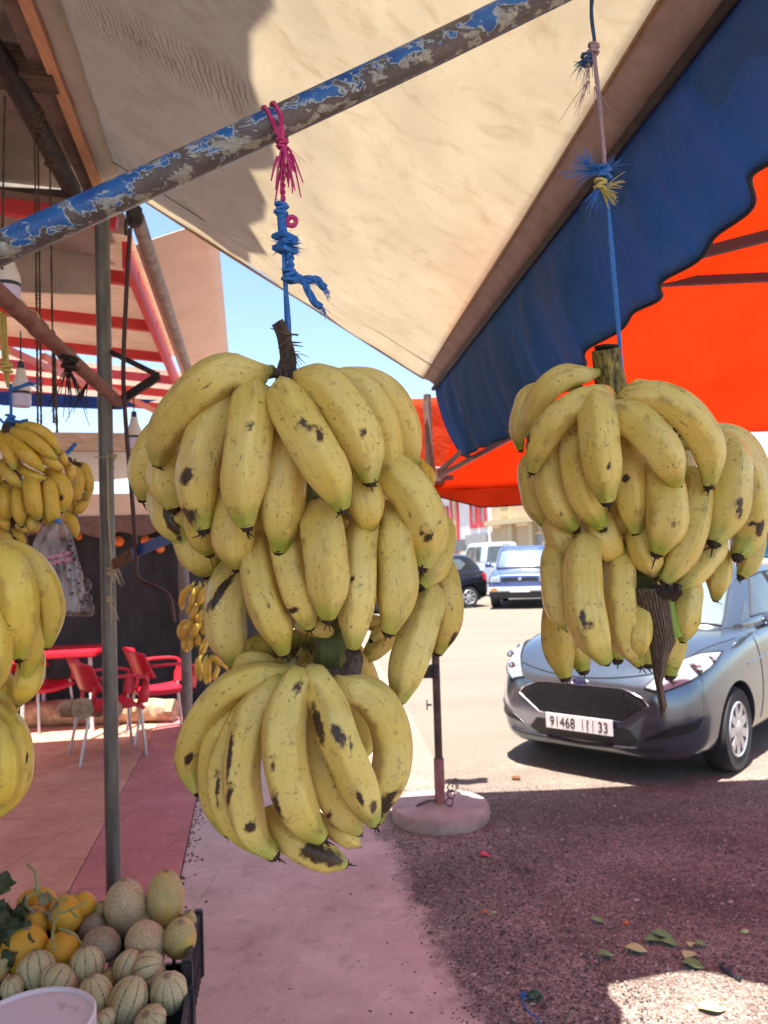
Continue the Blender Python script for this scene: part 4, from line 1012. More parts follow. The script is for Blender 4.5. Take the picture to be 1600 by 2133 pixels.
grid(b, lambda u, v: c + V(((u - .5) * .055, (v - .5) * .05, .010 + .012 * math.sin(u * 7) * math.sin(v * 6))), 8, 8); o = obj('crumpled_scrap', b, mat('dark_green_foil', (.01, .07, .04), None, .3)); thick(o, .001); tag(o, 'crumpled dark green scrap beside the blue string on the gravel', 'scrap')
b = B(); tube(b, spline([PZ(1088, 2070, .012), PZ(1092, 2092, .006), PZ(1105, 2112, .008), PZ(1118, 2118, .006), PZ(1127, 2140, .006)], 30), .0032, 6); knot(b, PZ(1090, 2074, .012), .008); tag(obj('blue_string_scrap', b, TW_BLUE), 'knotted blue string scrap lying on the gravel', 'string')
b = B(); tube(b, spline([PZ(1500, 2012, .012), PZ(1522, 2028, .008), PZ(1542, 2040, .01)], 10), .008, 7); tube(b, spline([PZ(1515, 2022, .012), PZ(1524, 2012, .012)], 5), .006, 6); tag(obj('black_twig', b, BLACKPL), 'black forked twig on the gravel at the right', 'twig')
b = B(); c = PZ(1012, 1779, .01); grid(b, lambda u, v: c + V(((u - .5) * .06, (v - .5) * .06, .006 * math.sin(u * 5))), 5, 5); o = obj('red_scrap', b, mat('red_scrap', (.62, .04, .06), None, .5)); thick(o, .001); tag(o, 'small bright red scrap in front of the round concrete base', 'scrap')
LIT = [('small orange pebble-like crumb left on the dark gravel', 1008, 1899, .012, ORANGE), ('short cream stick crumb beside the orange one', 1028, 1901, .012, LEAFP), ('yellow crumb on the gravel far right', 1551, 1940, .016, LEAFP), ('orange-brown crumb right of the small pale leaf', 1304, 1922, .013, ORANGE), ('small brown stone on the sunlit ground left of the car', 1075, 1620, .03, RUST)]
for lab, px_, py_, r, m_ in LIT:
    b = B(); bmesh.ops.create_icosphere(b, subdivisions=2, radius=1, matrix=Matrix.Translation(PZ(px_, py_, r * .5)) @ Matrix.Diagonal((r, r * .7, r * .6, 1)))
    for v_ in b.verts: v_.co += V((rg.gauss(0, r * .08), rg.gauss(0, r * .08), 0))
    tag(obj('litter_crumb', b, m_), lab, 'litter', 'crumbs on the ground')

# ------------------------------------------------------------------ melons
def melon_mat(name, base, base2, net, netw, stripe=0, yellow=None):
    n = NT(name); oc = n.co(); n.set(Roughness=.62)
    c = n.ramp(n.noise(oc, 16, 4), [(.35, base), (.68, base2)])
    if yellow: c = n.mix(n.ramp(n.noise(oc, 7, 2), [(.48, 0), (.62, .8)]), c, yellow)
    if stripe:
        sp = n.n('SeparateXYZ'); n.l(oc, sp.inputs[0])
        a = n.math('ARCTAN2', sp.outputs[1], sp.outputs[0]); a = n.math('ADD', n.math('MULTIPLY', a, 10 / (2 * math.pi)), n.math('MULTIPLY', n.noise(oc, 14, 4), .34))
        d = n.math('PINGPONG', a, .5)
        c = n.mix(n.ramp(d, [(.40, 0), (.44, .85)]), c, (.06, .075, .035))
    v = n.n('TexVoronoi'); v.feature = 'DISTANCE_TO_EDGE'; v.inputs['Scale'].default_value = 130
    n.l(n.mapv(oc, (1, 1, .6)), v.inputs['Vector']); k = n.ramp(v.outputs['Distance'], [(.03, netw), (.16, 0)])
    c = n.mix(k, c, net); n.base(c); n.bump(k, .5, .0015); return n.m
MN = melon_mat('netted_melon', (.34, .25, .115), (.44, .33, .17), (.60, .46, .30), .7)
MG = melon_mat('grey_netted_melon', (.18, .135, .085), (.28, .215, .14), (.42, .33, .23), .7)
MY = melon_mat('yellow_melon', (.55, .27, .012), (.60, .34, .03), (.50, .28, .05), .06)
MS = melon_mat('striped_melon', (.42, .37, .17), (.52, .455, .25), (.62, .54, .35), .5, 1)
MX = melon_mat('blotched_melon', (.34, .27, .08), (.44, .34, .13), (.56, .45, .26), .45, 0, (.60, .38, .05))
mlist = [  # px, py, rx, ry (crop px), tilt, material, stripe axis tilt, label
    (930, 858, 152, 205, 0, MN, 'tall tan netted melon leaning at the back against the steel post'), (1222, 797, 138, 200, .12, MX, 'oval netted melon with a yellow blotch, at the back right corner'),
    (1330, 1085, 124, 160, -.1, MX, 'yellow-green melon against the right wall of the crate'), (1080, 1110, 155, 140, .9, MN, 'tan melon lying in front of the tallest melon, stem scar up'), (755, 1130, 140, 112, 0, MG, 'grey netted melon in the middle with a dry stem curl'),
    (685, 1015, 104, 104, 0, MG, 'dark grey melon behind the middle grey one'), (180, 1165, 162, 178, .2, MY, 'largest plain yellow melon at the left'), (465, 1170, 126, 130, 0, MY, 'yellow melon in the middle, above the striped ones'),
    (485, 912, 130, 140, .1, MY, 'yellow melon with a green vine across it'), (250, 975, 112, 130, 0, MY, 'yellow melon with a wilted leaf on its face'), (270, 815, 140, 95, 0, MY, 'yellow melon under the upright green stem'), (610, 835, 96, 92, 0, MY, 'yellow melon at the back, left of the tallest one'),
    (270, 1318, 138, 132, .2, MS, 'dark-striped melon beside the bucket, furthest left of the striped ones'), (642, 1282, 126, 132, -.1, MS, 'striped melon in front of the middle yellow one'), (440, 1395, 142, 105, .7, MS, 'pale striped melon just behind the bucket lid'), (950, 1292, 108, 118, .1, MS, 'striped melon with its star-shaped end facing up'),
    (1105, 1312, 132, 112, 1.2, MS, 'striped melon lying sideways by the crate corner'), (1250, 1482, 136, 150, -.3, MS, 'striped melon in the front right corner of the crate'), (950, 1545, 146, 166, .5, MS, 'big netted striped melon at the front centre'), (705, 1520, 132, 156, .1, MS, 'melon with the boldest dark stripes, right of the bucket'),
    (760, 1705, 105, 70, .8, MS, 'striped melon cut by the bottom edge, beside the bucket'), (1110, 1700, 124, 82, .5, MS, 'striped melon cut by the bottom edge near the crate'), (90, 1450, 84, 84, 0, MS, 'small striped melon half hidden by the bucket at the left edge'), (1395, 960, 62, 80, 0, MX, 'melon end showing at the far right rim of the crate'),
    (742, 890, 62, 74, 0, MX, 'yellowish melon tucked behind the tallest one'), (1062, 965, 50, 60, 0, MX, 'yellowish melon between the two tall ones'), (20, 1290, 60, 110, 0, MX, 'melon in the shade at the left edge below the leaves'), (820, 1400, 90, 90, 0, MX, 'orange-tan melon low in the gap between the striped ones')]
def mel_d(py): return 1.98 + (2133 - py) / 300 * .50
for i, (x, y, rx, ry, tl, m_, lab) in enumerate(mlist):
    px_, py_ = x * .28125, 1650 + y * .28125; d = mel_d(py_)
    if lab.startswith(('yellowish melon b', 'orange-tan', 'melon end', 'yellowish melon t', 'dark grey')): d += .06
    if i in (0, 1): d += .03
    sx, sz = rx * .28125 / F_PX * d, ry * .28125 / F_PX * d
    t_ = thing('melon', lab, 'melon', P(px_, py_, d), 'melons piled in the crates')
    b = B(); bmesh.ops.create_uvsphere(b, u_segments=40, v_segments=24, radius=1)
    rib = .025 if m_ is MS else .008
    for v_ in b.verts:
        a = math.atan2(v_.co.y, v_.co.x); k = 1 + rib * math.cos(a * 10) * (1 - v_.co.z ** 2) + .03 * math.sin(a * 2 + i * 1.7) * math.cos(v_.co.z * 2 + i); q = v_.co * k; v_.co = V((q.x * sx, q.y * sx, q.z * sz))
    me = bpy.data.meshes.new('rind'); b.to_mesh(me); b.free()
    o = obj('rind', me, m_, None); o.parent = t_; o.location = (0, 0, 0)
    o.rotation_euler = (rnd.uniform(-.2, .5) + (.5 if 'star' in lab or 'pale' in lab else 0), tl, rnd.uniform(0, 6))
    b = B(); lathe(b, [(.0, sz * .97), (.009, sz * .985), (.011, sz * 1.0), (.006, sz * 1.04), (.0, sz * 1.05)], 10); me = bpy.data.meshes.new('stem_scar'); b.to_mesh(me); b.free()
    s_ = obj('stem_scar', me, mat('melon_stem_scar', (.20, .15, .08), (.36, .28, .17), .8, scale=80)); s_.parent = t_; s_.rotation_euler = o.rotation_euler
VINE = mat('melon_vine', (.20, .22, .07), (.30, .32, .12), .7, scale=40)
for lab, pts, r in (('upright pale green melon stem', [(78, 1862), (76, 1835), (72, 1815), (56, 1800)], .005), ('forked green vine draped over the yellow melon', [(112, 1978), (110, 1945), (120, 1905), (140, 1898), (182, 1877)], .0045), ('thin vine curled over the back yellow melons', [(45, 1880), (70, 1862), (95, 1862), (118, 1874), (128, 1862)], .004), ('short dry vine beside the middle yellow melon', [(125, 1935), (140, 1938), (155, 1948), (170, 1965)], .0035)):
    b = B(); tube(b, spline([P(x, y, mel_d(y) - .095) for x, y in pts], 24), lambda t: r * (1.1 - .4 * t), 7)
    if 'forked' in lab: tube(b, spline([P(120, 1905, mel_d(1905) - .095), P(126, 1878, mel_d(1878) - .09), P(140, 1872, mel_d(1872) - .08)], 10), .0035, 6); tube(b, spline([P(145, 1893, mel_d(1893) - .1), P(155, 1905, mel_d(1905) - .1), P(162, 1912, mel_d(1912) - .1)], 10), .003, 6)
    tag(obj('melon_vine', b, VINE), lab, 'vine', 'vines on the yellow melons')
def leafclump(label, pts, m, seed, s=.035):
    rg = random.Random(seed); b_ = B()
    for (x, y) in pts:
        c = P(x, y, mel_d(y) - .06)
        for k in range(5):
            n_ = V((rg.gauss(0, 1), -1, rg.gauss(.5, 1))).normalized(); a = n_.orthogonal().normalized(); a.rotate(Matrix.Rotation(rg.uniform(0, 6), 3, n_)); e = n_.cross(a)
            o_ = c + V((rg.gauss(0, .03), rg.gauss(0, .02), rg.gauss(0, .025)))
            L = s * rg.uniform(.7, 1.3)
            grid(b_, lambda u, v: o_ + a * (v - .5) * 2 * L + e * (u - .5) * 1.7 * L * math.sin(max(.03, min(.97, v)) * math.pi) * (1 + .25 * math.sin(v * 19)) + n_ * (.3 * L * math.sin(u * 6) * math.sin(v * 5)), 6, 10)
    o_ = obj('leaf_bunch', b_, m); thick(o_, .0008); return tag(o_, label, 'leaves')
leafclump('wilted dark melon leaves at the left edge above the shaded crate', [(5, 1890), (18, 1900), (30, 1912), (8, 1930), (20, 1950), (5, 1975)], DLEAF, 1)
leafclump('dry grey-green leaf stuck on the yellow melon', [(72, 1905)], mat('dry_leaf', (.16, .14, .07), (.26, .22, .13), .8, scale=30), 2, .03)
# crates
def crate(label, x0, x1, y0, y1, hf, hb, h, rot, c0):
    t_ = thing('crate', label, 'crate', c0, 'black crates under the melons')
    M_ = Matrix.Translation(c0) @ Matrix.Rotation(rot, 4, 'Z')
    def wall(a, c, h):
        b_ = B(); a = V(a); c = V(c); d = c - a
        for z0, hh in ((.0, .05), (.09, .03), (h - .035, .035)): beam(b_, a + V((0, 0, z0 + hh / 2)), c + V((0, 0, z0 + hh / 2)), .012, hh)
        for k in range(9): p = a + d * (k / 8); beam(b_, p, p + V((0, 0, h - .01)), .016, .010, up=d)
        for v_ in b_.verts: v_.co = M_ @ v_.co
        obj('slatted_side', b_, BLACKPL, t_, smooth=False)
    wall((x0, y0, 0), (x1, y0, 0), hf); wall((x1, y0, 0), (x1, y1, 0), h); wall((x1, y1, 0), (x0, y1, 0), hb); wall((x0, y1, 0), (x0, y0, 0), h)
    b_ = B(); box(b_, ((x0 + x1) / 2, (y0 + y1) / 2, .008), (x1 - x0, y1 - y0, .012))
    for v_ in b_.verts: v_.co = M_ @ v_.co
    obj('base', b_, BLACKPL, t_, smooth=False)
    for x in (x0, x1):
        for y in (y0, y1):
            b_ = B(); box(b_, (x, y, h / 2 + .004), (.03, .03, h + .008), None, .005)
            for v_ in b_.verts: v_.co = M_ @ v_.co
            obj('corner_post', b_, BLACKPL, t_, smooth=False)
ra = math.atan2(E1.y, E1.x)
cF = P(410, 1908, 2.42); ca = P(389, 2003, 2.16); rc = math.atan2(-(cF.x - ca.x), cF.y - ca.y)
crate('black slatted plastic crate holding the netted melons at the back', -.62, 0, 0, .30, .13, .20, .20, rc, V((ca.x, ca.y, ca.z - .20)))
cb = P(393, 2052, 2.12); cb = V((cb.x, cb.y, ca.z - .05))
crate('black plastic crate of striped melons in front, cut by the bottom edge', -.62, 0, -.42, 0, .16, .08, .16, rc + .05, V((cb.x, cb.y - .01, cb.z - .16)))
st = thing('crate_stand', 'low dark stand the melon crates rest on', 'stand', (cb.x - .35, cb.y, 0))
b = B(); zt = cb.z - .17; M_ = Matrix.Translation((cb.x - .35, cb.y - .04, 0)) @ Matrix.Rotation(rc, 4, 'Z')
for x in (-.3, .3):
    for y in (-.35, .35):
        b = B(); box(b, (x, y, zt / 2 - .012), (.05, .05, zt - .024))
        for v_ in b.verts: v_.co = M_ @ v_.co
        obj('leg', b, mat('dark_timber', (0, 0, 0)), st, smooth=False)
b = B(); box(b, (0, 0, zt - .014), (.66, .8, .022))
for v_ in b.verts: v_.co = M_ @ v_.co
obj('board', b, mat('dark_timber', (0, 0, 0)), st, smooth=False)
# bucket
bk = P(62, 2128, 1.74); bt_ = thing('bucket', 'white plastic bucket with a stained lid at the bottom left corner', 'bucket', (bk.x, bk.y, bk.z - .3))
b = B(); lathe(b, [(.0, -.30), (.115, -.30), (.136, -.02), (.136, -.012)], 48, bk); obj('pail', b, WHITEP, bt_)
LID = mat('stained_lid', (.30, .20, .15), (.64, .56, .60), .45, scale=11, lo=.22, hi=.34)
b = B(); lathe(b, [(.139, -.03), (.142, -.03), (.142, -.002), (.138, .002), (.133, .001), (.130, -.006), (.0, -.004)], 56, bk); obj('lid', b, LID, bt_)

# ------------------------------------------------------------------ red tent, pole and base
REDC = canvas('red_canvas', (.58, .085, .022), (.46, .055, .016), (.95, .17, .035), False, .55, (.50, .10, .04))
tent = thing('market_tent', 'bright red-orange canvas tent on the right, lit through from above', 'tent', (1.6, 3.4, 2.6))
rows_t = [[(.31, 4.76, 1.97), (1.0, 4.76, 1.99), (1.5, 4.76, 2.12), (2.0, 4.76, 2.255), (2.6, 4.76, 2.27), (4.2, 4.72, 2.30)],
          [(.44, 4.25, 2.36), (1.0, 4.2, 2.42), (1.5, 4.12, 2.5), (2.0, 4.1, 2.55), (2.6, 4.0, 2.6), (4.2, 3.9, 2.6)],
          [(.35, 3.2, 2.77), (1.1, 3.1, 2.75), (1.6, 3.0, 2.8), (2.1, 2.9, 2.85), (2.7, 2.8, 2.9), (4.2, 2.6, 2.9)],
          [(.56, 2.30, 2.90), (.92, 2.37, 2.94), (1.15, 2.24, 3.0), (1.9, 1.9, 3.05), (2.7, 1.8, 3.1), (4.2, 1.6, 3.1)]]
rs = [spline([V(p) for p in r], 48) for r in rows_t]
cols = [spline([rs[k][i] for k in range(4)], 36) for i in range(49)]
b = B(); grid(b, lambda u, v: cols[round(u * 48)][round(v * 36)] + V((0, 0, .010 * math.sin(u * 17 + v * 6) * math.sin(v * 5) + .006 * math.sin(u * 43 + v * 3) * v - .05 * math.sin(u * math.pi * 3) ** 2 * math.sin(v * math.pi))), 48, 36); thick(obj('canopy', b, REDC, tent), .0015)
def rval(u, v):
    p = cols[min(48, int(u * 17))][0].lerp(cols[min(48, int(u * 17) + 1)][0], u * 17 - int(u * 17)); wv = min(1, u * 5) * min(1, (1 - u) * 3)
    return p + V((0, .008 * math.sin(u * 30) * v, -.115 * v * (.25 + .75 * wv)))
b = B(); grid(b, rval, 80, 8); thick(obj('valance', b, REDC, tent), .0015)
b = B(); tube(b, [rval(k / 80, 1) for k in range(81)], .004, 6); obj('valance_binding', b, mat('dark_red_binding', (.06, .01, .008), None, .8), tent)
b = B(); grid(b, lambda u, v: V((.225 + .30 * u - .02 * v, 4.95 + .015 * math.sin(u * 9), 1.97 + .62 * v)), 10, 10); thick(obj('side_curtain', b, REDC, tent), .0015)
for x_, y_, z_ in ((4.1, 4.66, 2.27), (4.1, 1.72, 3.05), (4.1, 3.1, 2.72)):
    b = B(); tube(b, [V((x_, y_, 0)), V((x_, y_, z_))], .028, 12); obj('corner_post', b, DARKST, tent)
for a_, c_, s_ in ((P(1330, 590, 3.25), V((4.1, 3.1, 2.70)), .045), (P(1440, 532, 3.0), V((4.1, 1.72, 3.0)), .05)):
    b = B(); beam(b, a_, c_, s_ * .6, s_ * .8); obj('frame_bar', b, mat('dark_bar', (.05, .02, .018), None, .6), tent, smooth=False)
BRP = mat('brown_pole', (.12, .055, .05), (.24, .12, .11), .6, .1, scale=24, bump=.3, stretch=(1, 1, .3))
tp = V((PZ(918, 1706, 0).x, PZ(918, 1706, 0).y, 0)); tptop = PY(890, 822, tp.y)
tpole = thing('tent_pole', 'thin brown tent pole standing in the round concrete base', 'pole', tp)
mid_ = tp.lerp(tptop, .14); 
b = B(); tube(b, spline([tp + V((0, 0, .09)), mid_], 8), .031, 14); obj('sleeve', b, mat('pink_brown_sleeve', (.26, .10, .095), (.40, .19, .18), .7, scale=20), tpole)
b = B(); tube(b, spline([mid_, tptop], 30), .0235, 14); obj('shaft', b, mat('mottled_pole', (.05, .032, .026), (.15, .095, .075), .7, scale=22, bump=.4, stretch=(1, 1, .4)), tpole)
b = B(); lathe(b, [(.024, -.04), (.036, -.03), (.036, .03), (.024, .04)], 14, PY(904, 1398, tp.y)); box(b, PY(900, 1400, tp.y) + V((-.03, -.02, 0)), (.05, .03, .06)); obj('clamp', b, DARKST, tpole)
b = B(); box(b, PY(904, 1468, tp.y) + V((-.03, 0, 0)), (.03, .008, .010)); box(b, PY(904, 1468, tp.y) + V((-.042, 0, 0)), (.007, .009, .06)); obj('pin', b, DARKST, tpole)
b = B(); c = PY(912, 990, tp.y); lathe(b, [(.03, -.05), (.042, -.04), (.042, .04), (.03, .05)], 14, c); box(b, c + V((.05, -.02, -.02)), (.09, .03, .03)); obj('hub', b, BRP, tpole)
ST = mat('strut_metal', (.22, .11, .09), (.34, .20, .17), .5, .3, scale=20)
for a_, c_ in ((P(914, 992, 4.42), P(1066, 910, 4.05)), (P(914, 984, 4.42), P(985, 918, 4.2)), (P(1070, 912, 4.05), P(1008, 880, 4.15)), (P(884, 836, 4.46), P(903, 985, 4.42))):
    b = B(); beam(b, a_, c_, .018, .026); obj('strut', b, ST, tpole, smooth=False)
cbs = thing('concrete_base', 'round dusty concrete parasol base with wire loops', 'concrete base', tp)
b = B(); lathe(b, [(.0, 0), (.285, 0), (.292, .012), (.29, .078), (.28, .09), (.05, .094), (.0, .094)], 56, tp); rg = random.Random(1)
for v_ in b.verts: v_.co += V((rg.gauss(0, .0015), rg.gauss(0, .0015), 0))
obj('disc', b, CONC, cbs)
b = B(); c = tp + V((.05, -.06, .10))
for k, (dx, dz, rr) in enumerate(((0, .02, .022), (.012, .065, .022), (.02, .105, .026))):
    tube(b, [c + V((dx + rr * math.cos(a), -.01 + .01 * math.sin(a * 2), dz + rr * math.sin(a))) for a in [i * .33 for i in range(20)]], .004, 6)
tube(b, spline([tp + V((-.03, -.03, .11)), tp + V((-.08, -.06, .13)), tp + V((-.14, -.05, .10)), tp + V((-.10, -.02, .10)), tp + V((-.03, -.02, .12))], 24), .005, 6); tube(b, spline([c + V((.02, 0, .1)), c + V((.045, .01, .15)), c + V((.06, 0, .09))], 12), .004, 6)
obj('wire_loops', b, mat('rusty_wire', (.09, .06, .055), (.18, .12, .10), .6, .4, scale=50), cbs)

# ------------------------------------------------------------------ terrace furniture and backdrop
def chair_proto(label):
    t_ = thing('plastic_chair', label, 'chair', (0, 0, 0), 'red chairs on the terrace')
    b_ = B(); grid(b_, lambda u, v: V(((u - .5) * (.44 + .04 * v), -.20 + .44 * v, .435 - .02 * math.sin(u * math.pi) - .015 * math.sin(v * math.pi) + .015 * v - (.05 * max(0, v - .85) / .15))), 12, 12); thick(obj('seat', b_, REDPL, t_), .03)
    b_ = B()
    def bk_(u, v):
        a = (u - .5) * 2.7; w_ = .245 + .045 * v
        return V((w_ * math.sin(a) / math.sin(1.35) * .98, -.22 - .10 * v + .17 * (1 - math.cos(a)), .55 + .27 * v - .05 * abs(u - .5) * 2 * v))
    grid(b_, bk_, 16, 10); thick(obj('backrest', b_, REDPL, t_), .016)
    for s in (-1, 1):
        b_ = B(); beam(b_, (s * .205, -.17, .42), (s * .24, -.15, .62), .07, .02, up=(0, 1, 0)); obj('back_support', b_, REDPL, t_)
        b_ = B(); pts = [V((s * .25, -.13, .66)), V((s * .268, .02, .665)), V((s * .268, .18, .655)), V((s * .262, .235, .62)), V((s * .25, .225, .50)), V((s * .235, .215, .43))]
        pp = spline(pts, 24)
        def arm(u, v, pp=pp, s=s):
            i = round(v * 24); p = pp[i]; k = max(0, min(1, (i - 14) / 6)); return p + V((s * (u - .5) * .06 * (1 - k), (u - .5) * .085 * k, 0))
        grid(b_, arm, 2, 24); thick(obj('armrest', b_, REDPL, t_), .022, 0)
    for s in (-1, 1):
        for (y0, y1) in ((.20, .24), (-.18, -.27)):
            b_ = B(); tube(b_, spline([V((s * .205, y0, .44)), V((s * .235, y1, .0))], 4), .0125, 10); obj('leg', b_, ALU, t_)
    return t_
ch = chair_proto('red plastic armchair in front, cut across by the steel post')
def put(o, px, py, yaw):
    c = PZ(px, py, .017); o.location = c; o.rotation_euler = (0, 0, yaw)
put(ch, 228, 1572, R_(-58))
c2 = copy_tree(ch); c2['label'] = 'red plastic armchair behind, next to the timber post'; put(c2, 336, 1532, R_(-62))
c3 = copy_tree(ch); c3['label'] = 'red plastic armchair mostly hidden by the near yellow bunch, at the table'; put(c3, 80, 1515, R_(-110))
tb = thing('plastic_table', 'red plastic table behind the chairs on the terrace', 'table', PZ(135, 1500, .017))
tc = PZ(140, 1512, .017); M_ = Matrix.Translation(tc) @ Matrix.Rotation(.12, 4, 'Z'); b = B(); box(b, (0, 0, .72), (.72, .72, .05), None, .012)
for v_ in b.verts: v_.co = M_ @ v_.co
obj('top', b, REDPL, tb)
for x in (-.3, .3):
    for y in (-.3, .3):
        b = B(); tube(b, [M_ @ V((x, y, .70)), M_ @ V((x * 1.05, y * 1.05, 0))], .018, 10); obj('leg', b, WHITEP, tb)

net = thing('shade_net_wall', 'black shade net hung as a wall behind the terrace', 'wall', S(-2, 8.7, 0))
def netf(u, v):
    return S(-7.5 + 7.8 * u, 8.72 + .04 * math.sin(u * 40) * (1 - v * .3) + .03 * math.sin(v * 9 + u * 13), .015 + 2.0 * v)
b = B(); grid(b, netf, 120, 24); thick(obj('net_sheet', b, NET, net), .004)
for p in (-5.5, -3.4, -1.6, .2):
    b = B(); tube(b, [S(p, 8.78, 0), S(p, 8.78, 2.3)], .03, 10); obj('stake', b, DARKST, net)
sa = thing('shop_awning', 'beige awning with a brown scalloped valance above the black net', 'awning', S(-2, 8.4, 2.1))
b = B(); beam(b, S(-7.5, 8.45, 2.20), S(.15, 8.45, 2.20), .05, .23); obj('fascia', b, BEIGE, sa, smooth=False)
b = B(); grid(b, lambda u, v: S(-7.5 + 7.65 * u, 8.42 + .015 * math.sin(u * 80) * v, 2.085 - (.20 + .025 * math.sin(u * 7.65 / .42 * 2 * math.pi)) * v), 240, 6); thick(obj('valance', b, BROWNV, sa), .004)
b = B(); grid(b, lambda u, v: S(-7.5 + 7.65 * u, 8.46 + 1.6 * v, 2.30 + .08 * v), 4, 4); thick(obj('canopy', b, BEIGE, sa), .004)
for k, (px_, py_, r) in enumerate(((248, 1128, .055), (303, 1126, .05), (318, 1130, .05), (334, 1143, .045), (165, 1118, .05))):
    b = B(); bmesh.ops.create_uvsphere(b, u_segments=20, v_segments=14, radius=r, matrix=Matrix.Translation(P(px_, py_, 8.25)))
    o = obj('orange', b, ORANGE); tag(o, ('orange beside the steel post under the scalloped valance', 'left orange of the group behind the blue flat bar', 'middle orange of the group behind the blue flat bar', 'lowest orange under the blue flat bar', 'dark orange left of the steel post by the bag')[k], 'orange', 'oranges hanging below the brown valance')
for k, (a_, c_, r, lab) in enumerate(((PZ(60, 1490, .12), PZ(262, 1482, .12), .13, 'thick brown log lying behind the chairs'), (PZ(130, 1478, .36), PZ(210, 1476, .36), .07, 'thin pale log on top of the thick one'), (PZ(168, 1478, .34), PZ(172, 1476, .78), .06, 'upright pale timber stump behind the table'), (PZ(238, 1480, .30), PZ(240, 1478, .62), .05, 'upright timber stump behind the steel post'), (PZ(245, 1484, .12), PZ(365, 1480, .12), .11, 'dusty log to the right of the steel post'))):
    b = B(); rg = random.Random(k); a_ = V(a_); c_ = V(c_); tube(b, spline([a_, a_.lerp(c_, .5) + V((0, .01, .01)), c_], 10), r, 14, prof=lambda q, i: 1 + .06 * math.sin(q * 2.2 + i)); tag(obj('log', b, LOG), lab, 'log', 'timber stacked behind the terrace')
ta = thing('white_tarp', 'white and blue tarpaulin sheets stretched at the far end of the porch', 'tarpaulin', S(-2, 9.9, 3))
b = B(); beam(b, S(-6, 9.7, 3.12), S(.0, 9.7, 3.02), .10, .22); obj('timber_rail', b, mat('brown_rail', (.13, .07, .045), (.24, .14, .09), .8, scale=8, stretch=(.5, 3, 3)), ta)
WT = canvas('white_tarp', (.66, .60, .55), (.6, .54, .48), (.8, .72, .64), False, .5)
BT = canvas('blue_tarp', (.02, .10, .42), (.02, .08, .36), (.02, .12, .5), False, .5)
b = B(); poly_prism(b, [S(-6, 9.75, 3.02), S(-.1, 9.75, 2.92), S(-.1, 9.75, 2.75), S(-2.0, 9.75, 2.55), S(-2.5, 9.75, 2.35), S(-6, 9.75, 2.35)], V((0, .006, 0))); obj('white_sheet', b, WT, ta, smooth=False)
b = B(); grid(b, lambda u, v: S(-5.5 + 4.95 * u, 7.45 + 1.9 * v, 3.86 - .48 * u), 6, 6); thick(obj('roof_sheet', b, WT, ta), .002)
b = B(); poly_prism(b, [S(-3.0, 8.6, 3.46), S(-.9, 8.4, 3.30), S(-1.4, 9.2, 3.35), S(-2.7, 9.3, 3.42)], V((0, 0, .003))); obj('blue_sheet', b, BT, ta, smooth=False)

# ------------------------------------------------------------------ buildings far off
def building(label, x0, y0, x1, y1, z0, z1, m, wins, depth=8, parapet=True, name='building', extra=None):
    a, c = V((x0, y0, 0)), V((x1, y1, 0)); d = (c - a); L = d.length; d.normalize(); nrm = V((d.y, -d.x, 0))
    if nrm.dot(-a) < 0: nrm = -nrm
    t_ = thing(name, label, 'building', (x0, y0, z0))
    b_ = B(); poly_prism(b_, [a + V((0, 0, z0)), c + V((0, 0, z0)), c - nrm * depth + V((0, 0, z0)), a - nrm * depth + V((0, 0, z0))], V((0, 0, z1 - z0))); obj('wall', b_, m, t_, smooth=False)
    if parapet:
        b_ = B(); beam(b_, a + nrm * .12 + V((0, 0, z1 + .05)), c + nrm * .12 + V((0, 0, z1 + .05)), .35, .22); obj('cornice', b_, m, t_, smooth=False)
    for (s, zc_, ww, hh, fm, pm, fw) in wins:
        p = a + d * (s * L) + V((0, 0, zc_)); b_ = B()
        for dx, dz, w_, h_ in ((-(ww / 2 + fw / 2), 0, fw, hh), (ww / 2 + fw / 2, 0, fw, hh), (0, hh / 2 + fw / 2, ww + 2 * fw, fw), (0, -hh / 2 - fw / 2, ww + 2 * fw, fw)):
            q = p + d * dx + V((0, 0, dz)); box(b_, q + nrm * .06, (w_, .14, h_), Matrix((d, nrm, V((0, 0, 1)))).transposed())
        f_ = obj('window_frame', b_, fm, t_, smooth=False)
        b_ = B(); box(b_, p + nrm * .03, (ww, .05, hh), Matrix((d, nrm, V((0, 0, 1)))).transposed())
        for k in range(5): box(b_, p + nrm * .065 + V((0, 0, -hh / 2 + hh * (k + .5) / 5)), (ww, .03, .04), Matrix((d, nrm, V((0, 0, 1)))).transposed())
        obj('pane', b_, pm, f_, smooth=False)
    return t_, a, d, nrm, L
REDT = mat('red_trim', (.52, .035, .045), None, .6); PANE = mat('grey_pane', (.20, .22, .23), (.30, .31, .31), .3, scale=.8); BEIGEW = mat('beige_wall', (.44, .33, .21), (.52, .40, .27), .9, scale=.8)
SHUT = mat('beige_shutter', (.50, .40, .24), None, .8); SALM = mat('salmon_awning', (.60, .13, .07), None, .8); SIGN = mat('dark_signboard', (.10, .11, .12), (.18, .19, .2), .6, scale=3)
wins = [(.07, 3.5, .9, 2.4, REDT, PANE, .35), (.2, 3.5, .9, 2.4, REDT, PANE, .35), (.31, 3.5, .7, 2.4, REDT, PANE, .2), (.47, 4.1, 1.1, 3.6, REDT, SHUT, .4), (.80, 4.6, .8, 2.6, REDT, PANE, .3), (.94, 4.6, .8, 2.6, REDT, PANE, .3)]
bA, a, d, nrm, L = building('white terraced building with red window surrounds beyond the car park', 3.9, 62, 6.6, 49, -1.9, 6.2, SUNWHITE, wins)
b = B(); beam(b, a + d * 1.5 + nrm * .25 + V((0, 0, 1.9)), a + d * L * .72 + nrm * .25 + V((0, 0, 1.9)), .12, .8); obj('signboard', b, SIGN, bA, smooth=False)
